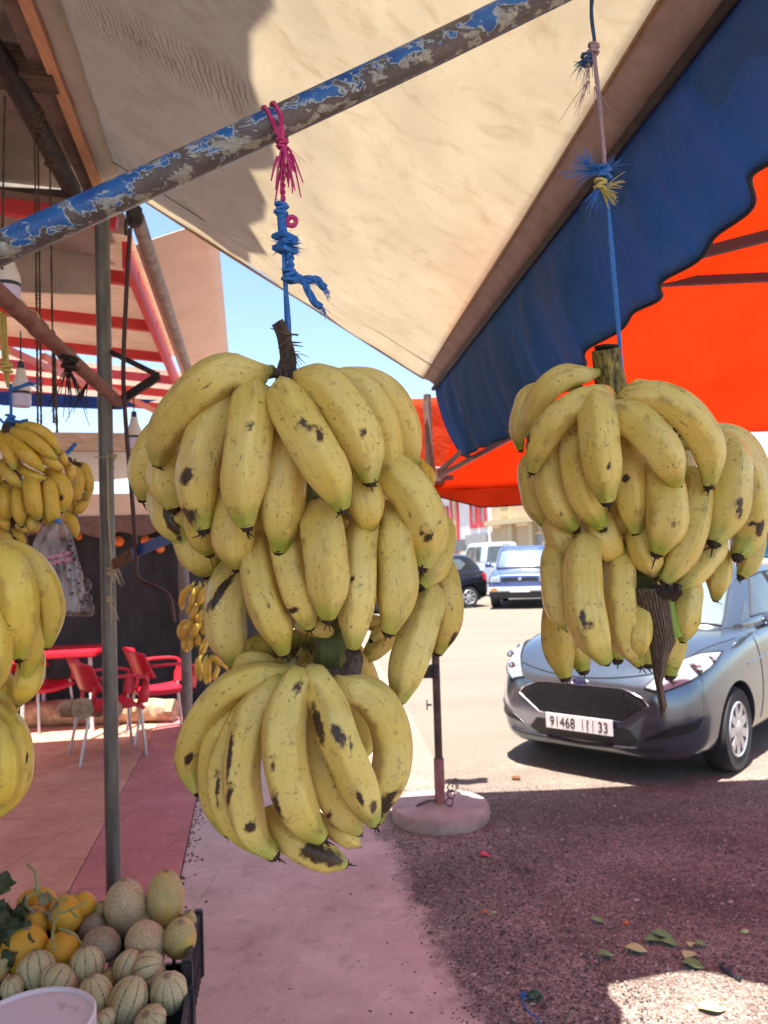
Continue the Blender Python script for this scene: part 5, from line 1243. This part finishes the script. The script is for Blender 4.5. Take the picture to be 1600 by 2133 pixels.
b = B(); beam(b, a + d * .4 + nrm * .3 + V((0, 0, 1.6)), a + d * 1.5 + nrm * .3 + V((0, 0, 1.6)), .12, .5); obj('yellow_sign', b, mat('yellow_sign', (.7, .5, .02), None, .6), bA, smooth=False)
b = B(); poly_prism(b, [a + d * .3 + nrm * .2 + V((0, 0, 1.3)), a + d * 6.8 + nrm * .2 + V((0, 0, 1.5)), a + d * 6.8 + nrm * 1.6 + V((0, 0, .8)), a + d * .3 + nrm * 1.6 + V((0, 0, .6))], V((0, 0, .06))); obj('shop_awning', b, SALM, bA, smooth=False)
b = B(); beam(b, a + d * L * .74 + nrm * .3 + V((0, 0, 2.2)), a + d * L + nrm * .3 + V((0, 0, 2.2)), .3, .7); obj('balcony_slab', b, mat('grey_concrete', (.30, .30, .30), (.36, .35, .35), .9), bA, smooth=False)
winb = [(.2, 4.6, 1.2, 2.6, SHUT, SHUT, .12), (.62, 1.2, 1.1, 2.2, SHUT, PANE, .12), (.85, 4.6, 1.2, 2.6, SHUT, SHUT, .12)]
bB, a, d, nrm, L = building('beige building with shuttered windows right of the white one', 6.75, 48.2, 9.6, 38, -1.6, 7.0, BEIGEW, winb)
for s in (.3, .55, .8):
    b = B(); beam(b, a + d * (s * L) + nrm * .15 + V((0, 0, -1.6)), a + d * (s * L) + nrm * .15 + V((0, 0, 3.0)), .5, .3, up=nrm); obj('pilaster', b, SHUT, bB, smooth=False)
b = B(); beam(b, a + nrm * .3 + V((0, 0, 3.15)), a + d * L + nrm * .3 + V((0, 0, 3.15)), .5, .3); obj('ledge', b, SHUT, bB, smooth=False)
DW = mat('dark_window', (.05, .035, .03), None, .3)
winc = [(.34, 3.0, .5, .75, SUNWHITE, DW, .08), (.7, 3.0, .5, .75, SUNWHITE, DW, .08), (.42, .95, 1.2, 1.5, mat('dark_timber', (0, 0, 0)), mat('teal_shutter', (.03, .16, .24), None, .6), .12)]
bC, a, d, nrm, L = building('white painted building at the right edge behind the red tent', 6.0, 17.5, 12.5, 16.5, 0, 6, mat('bluish_white_wall', (.70, .68, .70), (.76, .74, .76), .9, scale=1), winc)
b = B(); beam(b, a + nrm * .1 + V((0, 0, 2.15)), a + d * L + nrm * .1 + V((0, 0, 2.15)), .25, .12); obj('ledge', b, SUNWHITE, bC, smooth=False)
WAR = mat('dark_arch', (.06, .05, .05), None, .6)
wd_ = [(k / 10 + .05, 4.6, .9, 1.9, BEIGEW, WAR, .12) for k in range(10)]
bD, a, d, nrm, L = building('distant cream building with a row of narrow windows seen through the porch', -22, 60, -8, 63, -1.6, 6.6, mat('cream_wall', (.62, .48, .30), (.7, .55, .36), .9, scale=.6), wd_)
b = B(); beam(b, a + d * 5 + V((0, 0, 7.4)), a + d * 10 + V((0, 0, 7.4)), 1.5, 1.4); obj('stair_head', b, mat('pink_brick', (.44, .26, .2), (.5, .3, .25), .9), bD, smooth=False)

# ------------------------------------------------------------------ cars
def paint(name, col, metal=.5, rough=.28):
    if name in _M: return _M[name]
    n = NT(name); oc = n.co(); n.set(Roughness=rough, Metallic=metal); n.base(n.ramp(n.noise(oc, 2.5, 5), [(.3, col), (.7, tuple(min(1, x * 1.15 + .004) for x in col))]))
    n.b.inputs['Coat Weight'].default_value = .8; n.b.inputs['Coat Roughness'].default_value = .04
    n.l(n.ramp(n.noise(oc, 9, 5), [(.35, rough), (.7, rough + .05)]), n.b.inputs['Roughness']); _M[name] = n.m; return n.m
GLASS = mat('car_glass', (.05, .065, .075), (.08, .10, .11), .06, 0, 1.5, spec=.9)
GLASSP = mat('sky_pale_car_glass', (.10, .14, .15), (.17, .21, .22), .12, 0, 3, spec=.8)  # windscreen glass, with the pale sky reflection put into its base colour
TYRE = mat('tyre_rubber', (.018, .018, .02), (.035, .034, .034), .8, scale=30, bump=.3)
RIM = mat('silver_hubcap', (.52, .53, .55), None, .35, .6)
CHROME = mat('chrome', (.75, .75, .77), None, .12, 1)
PLATE = mat('plate_white', (.66, .60, .60), None, .5)
PLBLK = mat('plate_black', (.02, .02, .025), None, .5)
LENS = mat('lamp_lens', (.20, .235, .275), (.36, .40, .44), .06, .0, 30, spec=.8)
LENSR = mat('tail_lens', (.40, .012, .015), None, .2)
AMBER = mat('amber_lens', (.55, .16, .02), None, .2)
GRILLE = mat('grille_black', (.006, .006, .007), (.014, .014, .016), .45, scale=30)

def loft(st, cap=True):
    b_ = B(); rings = []
    for y, pts in st:
        r = [b_.verts.new((x, y, z)) for x, z in pts] + [b_.verts.new((-x, y, z)) for x, z in pts[-2:0:-1]]
        rings.append(r)
    n = len(rings[0])
    for i in range(len(rings) - 1):
        for k in range(n): b_.faces.new((rings[i][k], rings[i][(k + 1) % n], rings[i + 1][(k + 1) % n], rings[i + 1][k]))
    b_.faces.new(rings[0]); b_.faces.new(rings[-1][::-1])
    return b_
def ringmesh(rings, n=40, sq=4.5):
    b_ = B(); R = []
    for z, yf, yr, hw in rings:
        cy, hy = (yf + yr) / 2, (yf - yr) / 2; r = []
        for k in range(n):
            a = 2 * math.pi * k / n; c, s = math.cos(a), math.sin(a)
            e = 2 / sq; r.append(b_.verts.new((hw * math.copysign(abs(c) ** e, c), cy + hy * math.copysign(abs(s) ** e, s), z)))
        R.append(r)
    for i in range(len(R) - 1):
        for k in range(n): b_.faces.new((R[i][k], R[i][(k + 1) % n], R[i + 1][(k + 1) % n], R[i + 1][k]))
    b_.faces.new(R[-1]); b_.faces.new(R[0][::-1]); return b_
def bake(b_, mods):
    me = bpy.data.meshes.new('tmp'); bmesh.ops.recalc_face_normals(b_, faces=b_.faces); b_.to_mesh(me); b_.free()
    o_ = bpy.data.objects.new('tmp', me); COL.objects.link(o_); cut = []
    for m_ in mods:
        if m_[0] == 'sub': q = o_.modifiers.new('s', 'SUBSURF'); q.levels = q.render_levels = m_[1]
        else:
            cme = bpy.data.meshes.new('c'); cb_ = B()
            lathe(cb_, [(m_[2], -m_[3]), (m_[2], m_[3])], 40, m_[1], (1, 0, 0)); bmesh.ops.recalc_face_normals(cb_, faces=cb_.faces); cb_.to_mesh(cme); cb_.free()
            co_ = bpy.data.objects.new('c', cme); COL.objects.link(co_); cut.append(co_)
            q = o_.modifiers.new('b', 'BOOLEAN'); q.operation = 'DIFFERENCE'; q.solver = 'EXACT'; q.object = co_
    bpy.context.view_layer.update()
    dg = bpy.context.evaluated_depsgraph_get(); out = bpy.data.meshes.new_from_object(o_.evaluated_get(dg))
    for x in [o_] + cut: bpy.data.objects.remove(x, do_unlink=True)
    return out
def bvh_of(me):
    return BVHTree.FromPolygons([v.co.copy() for v in me.vertices], [tuple(p.vertices) for p in me.polygons])
class Car:
    def __init__(s, name, label, cat, group=None):
        s.t = thing(name, label, cat, (0, 0, 0), group)
    def snap(s, p, eps):
        best = None
        for bv in s.bv:
            h = bv.find_nearest(V(p))
            if h[0] is not None and (best is None or h[3] < best[3]): best = h
        n = best[1]
        return best[0] + n * eps
    def part(s, name, b_, m, parent=None, smooth=True):
        o_ = obj(name, b_, m, None, smooth); o_.parent = parent or s.t; return o_
    def patch(s, name, pts, m, eps=.004, cuts=4, mirror=False, parent=None, rim=None, rimr=.006):
        for sg in ((1, -1) if mirror else (1,)):
            b_ = B(); q = [V((p[0] * sg, p[1], p[2])) for p in pts]
            vs_ = [b_.verts.new(p) for p in q]
            for tri in tessellate_polygon([q]): 
                try: b_.faces.new([vs_[i] for i in tri])
                except ValueError: pass
            for _ in range(cuts): bmesh.ops.subdivide_edges(b_, edges=[e for e in b_.edges if e.calc_length() > .05], cuts=1, use_grid_fill=True)
            bmesh.ops.triangulate(b_, faces=b_.faces)
            for v_ in b_.verts: v_.co = s.snap(v_.co, eps)
            o_ = s.part(name, b_, m, parent)
            if rim:
                b_ = B(); dense = []
                for i in range(len(q)):
                    for k in range(8): dense.append(s.snap(q[i].lerp(q[(i + 1) % len(q)], k / 8), eps))
                tube(b_, dense + [dense[0]], rimr, 6); s.part('trim', b_, rim, o_)
        return o_
    def wheel(s, x, y, r, wd, spokes=9):
        sg = 1 if x > 0 else -1; c = V((x, y, r)); ax = (sg, 0, 0)
        w_ = thing('wheel', None, None, (0, 0, 0)); w_.parent = s.t
        b_ = B(); rr = r * .66
        lathe(b_, [(rr, -wd), (r * .93, -wd * .98), (r, -wd * .8), (r, -wd * .2), (r * .93, 0), (rr, -.006)], 40, c, ax); s.part('tyre', b_, TYRE, w_)
        b_ = B(); lathe(b_, [(rr + .004, -.012), (rr - .012, .002), (rr - .03, -.012), (rr - .03, -.02)], 40, c, ax)
        lathe(b_, [(rr * .36, -.022), (rr * .34, -.004), (rr * .2, .006), (0, .008)], 24, c, ax)
        for k in range(spokes):
            a = 2 * math.pi * k / spokes; d = V((0, math.cos(a), math.sin(a))); tdir = V((0, -math.sin(a), math.cos(a)))
            beam(b_, c + d * rr * .28 + V((sg * -.008, 0, 0)), c + d * (rr - .022) + V((sg * -.008, 0, 0)), rr * .26 if spokes < 8 else rr * .30, .010, up=(1, 0, 0))
        s.part('rim', b_, RIM, w_)
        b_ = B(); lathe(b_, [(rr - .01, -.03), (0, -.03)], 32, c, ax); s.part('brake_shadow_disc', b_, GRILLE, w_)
        bpy.context.view_layer.update()
    def place(s, x, y, yaw, z=0):
        s.t.location = (x, y, z); s.t.rotation_euler = (0, 0, yaw)
def mirror_part(car, side, pos, m):
    b_ = B(); bmesh.ops.create_uvsphere(b_, u_segments=20, v_segments=14, radius=1, matrix=Matrix.Translation(V(pos)) @ Matrix.Diagonal((.11, .075, .075, 1)))
    tube(b_, spline([V(pos) + V((-side * .08, -.01, -.03)), V(pos) + V((-side * .16, -.02, -.06))], 4), .03, 8); car.part('wing_mirror', b_, m)

def hatchback(label, pm, detail=True, group='cars parked beyond the tent'):
    c = Car('parked_car', label, 'car', group)
    def sec(wb, zb, ws, zs, wm, zm, wh, zh, wd, zd, zc_): return [(0, zb), (wb * .6, zb), (wb, zb), (ws, zs), (wm, zm), (wh, zh), (wd, zd), (wd * .5, (zd * .35 + zc_ * .65)), (0, zc_)]
    st = [(.0, sec(.42, .24, .50, .30, .52, .46, .50, .60, .40, .64, .655)),
          (-.035, sec(.55, .19, .62, .27, .64, .47, .60, .64, .50, .685, .705)),
          (-.13, sec(.64, .17, .73, .26, .75, .48, .715, .715, .60, .785, .805)),
          (-.32, sec(.70, .16, .80, .26, .82, .52, .79, .785, .68, .865, .89)),
          (-.62, sec(.74, .16, .835, .26, .85, .55, .825, .85, .71, .93, .96)),
          (-.95, sec(.75, .16, .845, .26, .86, .57, .835, .89, .73, .96, .99)),
          (-1.3, sec(.75, .16, .845, .26, .86, .57, .83, .915, .76, .975, .99)),
          (-2.2, sec(.75, .16, .85, .26, .86, .58, .83, .945, .76, .985, .99)),
          (-3.0, sec(.75, .17, .85, .27, .86, .60, .835, .98, .76, 1.01, 1.01)),
          (-3.5, sec(.74, .18, .84, .30, .85, .62, .82, 1.01, .74, 1.04, 1.04)),
          (-3.85, sec(.66, .22, .77, .34, .79, .62, .74, .98, .64, 1.02, 1.02)),
          (-3.96, sec(.55, .27, .64, .36, .66, .60, .60, .86, .5, .90, .90))]
    fy, ry, wr = -.77, -3.26, .30
    body = bake(loft(st), [('sub', 3), ('bool', (0, fy, wr), wr + .045, 1.2), ('bool', (0, ry, wr), wr + .045, 1.2)])
    gh = bake(ringmesh([(.88, -.98, -3.86, .80), (1.0, -1.05, -3.86, .775), (1.15, -1.30, -3.78, .715), (1.32, -1.60, -3.66, .645), (1.41, -1.82, -3.52, .58), (1.455, -2.02, -3.40, .48), (1.475, -2.3, -3.2, .30)], 40, 5), [('sub', 2)])
    c.bv = [bvh_of(body), bvh_of(gh)]
    c.part('body', body, pm, smooth=45); c.part('cabin', gh, pm, smooth=60)
    c.bv = [bvh_of(gh)]
    c.patch('windscreen', [(-.66, -1.12, 1.04), (-.35, -1.04, 1.03), (0, -1.02, 1.03), (.35, -1.04, 1.03), (.66, -1.12, 1.04), (.53, -1.72, 1.375), (0, -1.74, 1.40), (-.53, -1.72, 1.375)], GLASSP, .003, 5, rim=PLBLK, rimr=.008)
    c.patch('side_window', [(.76, -1.52, 1.05), (.76, -2.28, 1.03), (.62, -2.26, 1.37), (.64, -1.92, 1.36)], GLASS, .003, 5, True, rim=PLBLK, rimr=.009)
    c.patch('quarter_light', [(.77, -1.30, 1.045), (.77, -1.48, 1.05), (.70, -1.60, 1.20)], GLASS, .003, 4, True)
    c.patch('rear_side_window', [(.76, -2.36, 1.03), (.76, -3.05, 1.06), (.68, -3.25, 1.22), (.62, -3.1, 1.35), (.62, -2.34, 1.37)], GLASS, .003, 5, True, rim=PLBLK, rimr=.009)
    c.patch('rear_window', [(-.58, -3.85, 1.08), (.58, -3.85, 1.08), (.48, -3.66, 1.36), (-.48, -3.66, 1.36)], GLASS, .003, 5)
    c.bv = [bvh_of(body)]
    b_ = B()
    box(b_, (0, -2, .26), (1.3, 3.4, .14)); c.part('underbody', b_, GRILLE, smooth=False)
    if detail:
        c.patch('grille', [(-.33, .03, .665), (.33, .03, .665), (.47, 0, .60), (.505, -.02, .555), (.33, .03, .43), (-.33, .03, .43), (-.505, -.02, .555), (-.47, 0, .60)], GRILLE, .004, 5, rim=CHROME, rimr=.006)
        b_ = B()
        for r_ in range(7):
            for k in range(-14, 15):
                x = k * .033 + (.0165 if r_ % 2 else 0); z = .455 + r_ * .03; w_ = .33 + .17 * min(1, (z - .43) / .125) if z < .555 else .50 - .17 * (z - .555) / .11
                if abs(x) > w_ - .03: continue
                p = c.snap((x, .03, z), .008); tube(b_, [p + V((.014 * math.cos(a), 0, .013 * math.sin(a))) for a in [i * math.pi / 3 for i in range(7)]], .0022, 4)
        c.part('grille_mesh', b_, BLACKPL)
        c.patch('lower_intake', [(-.36, 0, .385), (.36, 0, .385), (.42, 0, .31), (.33, 0, .265), (-.33, 0, .265), (-.42, 0, .31)], GRILLE, .004, 4)
        c.patch('fog_recess', [(.47, -.03, .33), (.74, -.2, .40), (.765, -.24, .47), (.62, -.1, .43)], GRILLE, .004, 4, True, rim=BLACKPL, rimr=.006)
        c.patch('headlight', [(.47, -.04, .665), (.57, -.08, .63), (.70, -.2, .70), (.80, -.42, .79), (.80, -.66, .875), (.70, -.45, .85), (.58, -.2, .765)], LENS, .006, 5, True, rim=PLBLK, rimr=.006)
        for sg in (1, -1):
            for px_, py_, pz_, r in ((.60, -.13, .70, .05), (.70, -.28, .76, .055), (.765, -.46, .82, .035)):
                p = c.snap((px_ * sg, py_, pz_), .008); b_ = B(); bmesh.ops.create_uvsphere(b_, u_segments=16, v_segments=10, radius=r, matrix=Matrix.Translation(p - V((0, .012, 0))) @ Matrix.Diagonal((1, .36, .8, 1))); c.part('headlight_reflector', b_, CHROME)
        dn = []
        for k in range(41):
            u = (k - 20) / 20; dn.append(c.snap((u * .60, -.02 - .16 * u * u, .72 + .02 * u * u), .001))
        b_ = B(); tube(b_, dn, .005, 6)
        for sg in (1, -1): tube(b_, [c.snap((sg * (.62 + .16 * (k / 20)), -.20 - .78 * (k / 20), .80 + .13 * (k / 20)), .0005) for k in range(21)], .004, 6)
        c.part('bonnet_gap', b_, PLBLK)
        for sg in (1, -1):
            for yy in (-1.27, -2.33, -3.02):
                b_ = B(); tube(b_, [c.snap((sg * .9, yy - .05 * math.sin(k / 14 * 3), .28 + .66 * k / 14), .0005) for k in range(15)], .004, 6)
                c.part('door_gap', b_, PLBLK)
        for sg in (1, -1):
            b_ = B(); p = c.snap((sg * .9, -2.12, .86), .02); tube(b_, [p + V((0, .09, 0)), p + V((sg * .01, 0, .005)), p + V((0, -.09, 0))], .014, 8); c.part('door_handle', b_, pm)
            b_ = B(); tube(b_, [c.snap((sg * .9, -1.0 - 2.0 * k / 30, .74 + .07 * k / 30), -.002) for k in range(31)], .008, 6); c.part('side_crease', b_, pm)
        # emblem
        p = c.snap((0, .05, .70), .006); b_ = B(); q = V((0, 1, .35)).normalized()
        lathe(b_, [(0, .004), (.95, .004), (1.0, .006), (1.06, .004), (1.08, -.004)], 32)
        for v_ in b_.verts: v_.co = p + V((v_.co.x * .062, 0, 0)) + V((0, -.35, 1)).normalized() * v_.co.y * .026 + q * v_.co.z
        em = c.part('emblem', b_, CHROME)
        b_ = B(); lathe(b_, [(0, .0075), (.86, .0075)], 32)
        for v_ in b_.verts: v_.co = p + V((v_.co.x * .062, 0, 0)) + V((0, -.35, 1)).normalized() * v_.co.y * .026 + q * v_.co.z
        c.part('emblem_field', b_, mat('emblem_blue', (.05, .06, .16), None, .3), em)
        me = text_mesh('Ford', .042)
        for v_ in me.vertices: v_.co = p + V((-v_.co.x * 1.15, 0, 0)) + V((0, -.35, 1)).normalized() * v_.co.y * .8 + q * (.009 + v_.co.z)
        c.part('emblem_script', me, CHROME, em, False)
        plate(c, (0, .03, .385), .52, .11, True)
        b_ = B(); tube(b_, [c.snap((-.62 + 1.24 * k / 30, .02, .235 + .03 * abs(k - 15) / 15), .006) for k in range(31)], .012, 8); c.part('bumper_lip', b_, BLACKPL)
    else:
        c.patch('tail_light', [(.62, -3.88, .92), (.80, -3.72, .95), (.80, -3.74, .74), (.64, -3.93, .70)], LENSR, .005, 4, True)
        plate(c, (0, -3.99, .62), .52, .11, False, -1)
        c.patch('headlight', [(.47, -.04, .665), (.57, -.08, .63), (.80, -.42, .79), (.80, -.66, .875), (.58, -.2, .765)], LENS, .006, 4, True)
    for x in (.835, -.835):
        for y in (fy, ry): c.wheel(x, y, wr, .19, 9 if detail else 7)
    for sg in (1, -1): mirror_part(c, sg, (sg * .96, -1.38, 1.03), pm)
    return c
def text_mesh(s, size):
    cu = bpy.data.curves.new('t', 'FONT'); cu.body = s; cu.size = size; cu.extrude = .001; cu.align_x = 'CENTER'; cu.align_y = 'CENTER'
    o_ = bpy.data.objects.new('t', cu); COL.objects.link(o_); bpy.context.view_layer.update()
    me = bpy.data.meshes.new_from_object(o_.evaluated_get(bpy.context.evaluated_depsgraph_get())); bpy.data.objects.remove(o_, do_unlink=True); return me
def plate(c, pos, wd, ht, text, sg=1):
    pos = V(pos); b_ = B(); box(b_, pos, (wd, .012, ht), None, .003); pl = c.part('number_plate', b_, PLATE)
    if not text: return
    for s, x in (('91468', -.125), ('33', .19)):
        me = text_mesh(s, .105)
        for v_ in me.vertices: v_.co = pos + V((-x - v_.co.x * .78, .0075 + v_.co.z, v_.co.y * .95 - .004))
        c.part('plate_number', me, PLBLK, pl, False)
    b_ = B()
    for x in (.035, .115): box(b_, pos + V((-x, .0075, 0)), (.005, .003, .075))
    tube(b_, [pos + V((-.075 + .004 * math.sin(k * .5), .0075, .022 - .056 * k / 6)) for k in range(7)], .005, 5); tube(b_, [pos + V((-.068, .0075, .034)), pos + V((-.082, .0075, .032)), pos + V((-.070, .0075, .026))], .003, 4)
    c.part('plate_letter', b_, PLBLK, pl)
GREYP = paint('slate_grey_paint', (.135, .16, .19), .8, .20)
car = hatchback('dark grey hatchback with number plate 91468 33 parked nose-on at the right', GREYP)
def place_nose(c, px, py, z, dist, phi):
    p = P(px, py, dist); c.place(p.x, p.y, math.pi - phi)
PHI = R_(42); p = P(1205, 1512, 5.3); car.t.scale = (.97, .97, .97)
car.place(p.x + .02, p.y + .02, math.pi - PHI)
blk = hatchback('black hatchback seen from behind at the side, left of the blue off-roader', paint('black_paint', (.008, .009, .012), .3, .2), False)
rp_ = PZ(982, 1279, 0); blk.place(rp_.x - 3.15, rp_.y + 1.55, R_(90 + 22))

def boxy(name, label, cat, L, W, H, hood, hz, pm, low, wr, off, glassz, wfront, rear_win=True, roofrack=False, sq=6, group='cars parked beyond the tent'):
    c = Car(name, label, cat, group); hw = W / 2
    def sec(k, zb, zs, ztop, crown=.03):
        w_ = hw * k; return [(0, zb), (w_ * .6, zb), (w_ * .93, zb), (w_, zs), (w_ * 1.0, (zs + ztop) / 2), (w_ * .97, ztop - .06), (w_ * .90, ztop), (w_ * .45, ztop + crown * .7), (0, ztop + crown)]
    fz = hz - .12
    st = [(0, sec(.86, off + .05, off + .15, fz - .06)), (-.05, sec(.94, off, off + .12, fz)), (-.25, sec(1, off, off + .12, fz + .03)), (-hood, sec(1, off, off + .12, hz)), (-hood - .5, sec(1, off, off + .12, hz + .02)), (-L * .7, sec(1, off, off + .12, hz + .03)), (-L + .15, sec(.99, off, off + .12, hz + .03)), (-L, sec(.95, off + .05, off + .15, hz - .03))]
    fy, ry = -.78, -L + .75
    body = bake(loft(st), [('sub', 2), ('bool', (0, fy, wr), wr + .05, 1.4), ('bool', (0, ry, wr), wr + .05, 1.4)])
    gh = bake(ringmesh([(hz - .08, -hood + .05, -L + .03, hw * .95), (hz + .05, -hood - .03, -L + .04, hw * .93), (hz + (H - hz) * .6, -hood - glassz * .6, -L + .10, hw * .86), (H - .08, -hood - glassz * .95, -L + .16, hw * .80), (H - .02, -hood - glassz * 1.1, -L + .22, hw * .72), (H, -hood - glassz * 1.4, -L + .4, hw * .5)], 40, sq), [('sub', 2)])
    c.part('body', body, pm, smooth=45); c.part('cabin', gh, pm, smooth=60); c.bv = [bvh_of(gh)]
    z0, z1 = hz + .07, H - .12; g = glassz
    c.patch('windscreen', [(-hw * .84, -hood - .02, z0), (0, -hood + .02, z0), (hw * .84, -hood - .02, z0), (hw * .70, -hood - g * .9, z1), (-hw * .70, -hood - g * .9, z1)], GLASSP, .003, 5, rim=PLBLK, rimr=.012)
    n = max(1, round((L - hood) / 1.0)); ys_ = [-hood - g - .08 - (L - hood - g - .35) * k / n for k in range(n + 1)]
    for k in range(n): c.patch('side_window', [(hw, ys_[k] + (.25 if k == 0 else 0), z0), (hw, ys_[k + 1] + .08, z0), (hw, ys_[k + 1] + .08, z1), (hw, ys_[k], z1)], GLASS, .003, 4, True)
    c.patch('rear_window', [(-hw * .75, -L, z0), (hw * .75, -L, z0), (hw * .65, -L, z1), (-hw * .65, -L, z1)], GLASS, .003, 4)
    c.bv = [bvh_of(body)]
    c.patch('grille', [(-hw * .55, .1, fz - .06), (hw * .55, .1, fz - .06), (hw * .55, .1, fz - .17), (-hw * .55, .1, fz - .17)], GRILLE, .006, 4)
    c.patch('headlight', [(hw * .60, .05, fz - .02), (hw * .93, .0, fz - .02), (hw * .96, -.05, fz - .18), (hw * .60, .05, fz - .19)], LENS, .012, 4, True)
    b_ = B(); box(b_, (0, -.02, off + .22), (W * .97, .24, .12), None, .03); bp = c.part('bumper', b_, WHITEP if not low else mat('silver_bumper', (.5, .52, .56), None, .4))
    if low:
        b_ = B(); box(b_, (0, -.06, off + .08), (W * .94, .22, .20), None, .04); c.part('lower_bumper', b_, BLACKPL)
        for sg in (1, -1): b_ = B(); box(b_, (sg * hw * .78, .105, off + .22), (.16, .02, .08)); c.part('indicator', b_, AMBER, bp)
    plate(c, (0, .11, off + .2), .52, .11, False)
    b_ = B(); box(b_, (0, -L / 2, off + .08), (W * .8, L * .85, .16)); c.part('underbody', b_, GRILLE, smooth=False)
    if low:
        for sg in (1, -1): b_ = B(); box(b_, (sg * (hw * .985), -L / 2, off + .17), (.05, L * .5, .16), None, .015); c.part('sill_cladding', b_, mat('silver_bumper', (0, 0, 0)))
        p_ = c.snap((0, .1, fz - .1), .012); b_ = B(); lathe(b_, [(.03, -.004), (.045, 0), (.03, .004)], 16, p_, (0, 1, 0)); c.part('emblem', b_, CHROME)
    if roofrack:
        for sg in (1, -1): b_ = B(); tube(b_, spline([V((sg * hw * .66, -hood - g - .1, H + .0)), V((sg * hw * .66, -hood - g - .25, H + .05)), V((sg * hw * .66, -L + .6, H + .05)), V((sg * hw * .66, -L + .45, H))], 20), .018, 8); c.part('roof_rail', b_, CHROME)
    for x in (hw * .97, -hw * .97):
        for y in (fy, ry): c.wheel(x, y, wr, .22, 6)
    for sg in (1, -1): mirror_part(c, sg, (sg * (hw + .10), -hood - .28, hz + .12), pm)
    return c
suv = boxy('parked_car', 'blue off-roader with silver bumper facing the camera', 'car', 4.1, 1.72, 1.66, 1.05, 1.02, paint('blue_paint', (.055, .085, .22), .3, .25), True, .35, .30, .55, 0, roofrack=True)
q = PZ(1084, 1268, 0); suv.place(q.x, q.y - .1, math.pi - R_(14))
van = boxy('parked_van', 'white van with dark side windows behind the blue off-roader', 'van', 4.7, 1.85, 2.12, .75, 1.12, paint('white_paint', (.62, .66, .66), .0, .3), False, .33, .28, .6, 0, sq=7)
q = PZ(1100, 1242, 0); q2 = V((q.x, q.y)); van.place(q.x + 1.1, q.y + .6, math.pi - R_(35))
sil = boxy('parked_van', 'silver-blue van between the black hatchback and the white van', 'van', 4.3, 1.78, 1.85, .85, 1.05, paint('silver_paint', (.42, .48, .56), .4, .3), False, .33, .28, .6, 0, sq=6)
q = PZ(985, 1222, 0); sil.place(q.x + .1, q.y, R_(8))
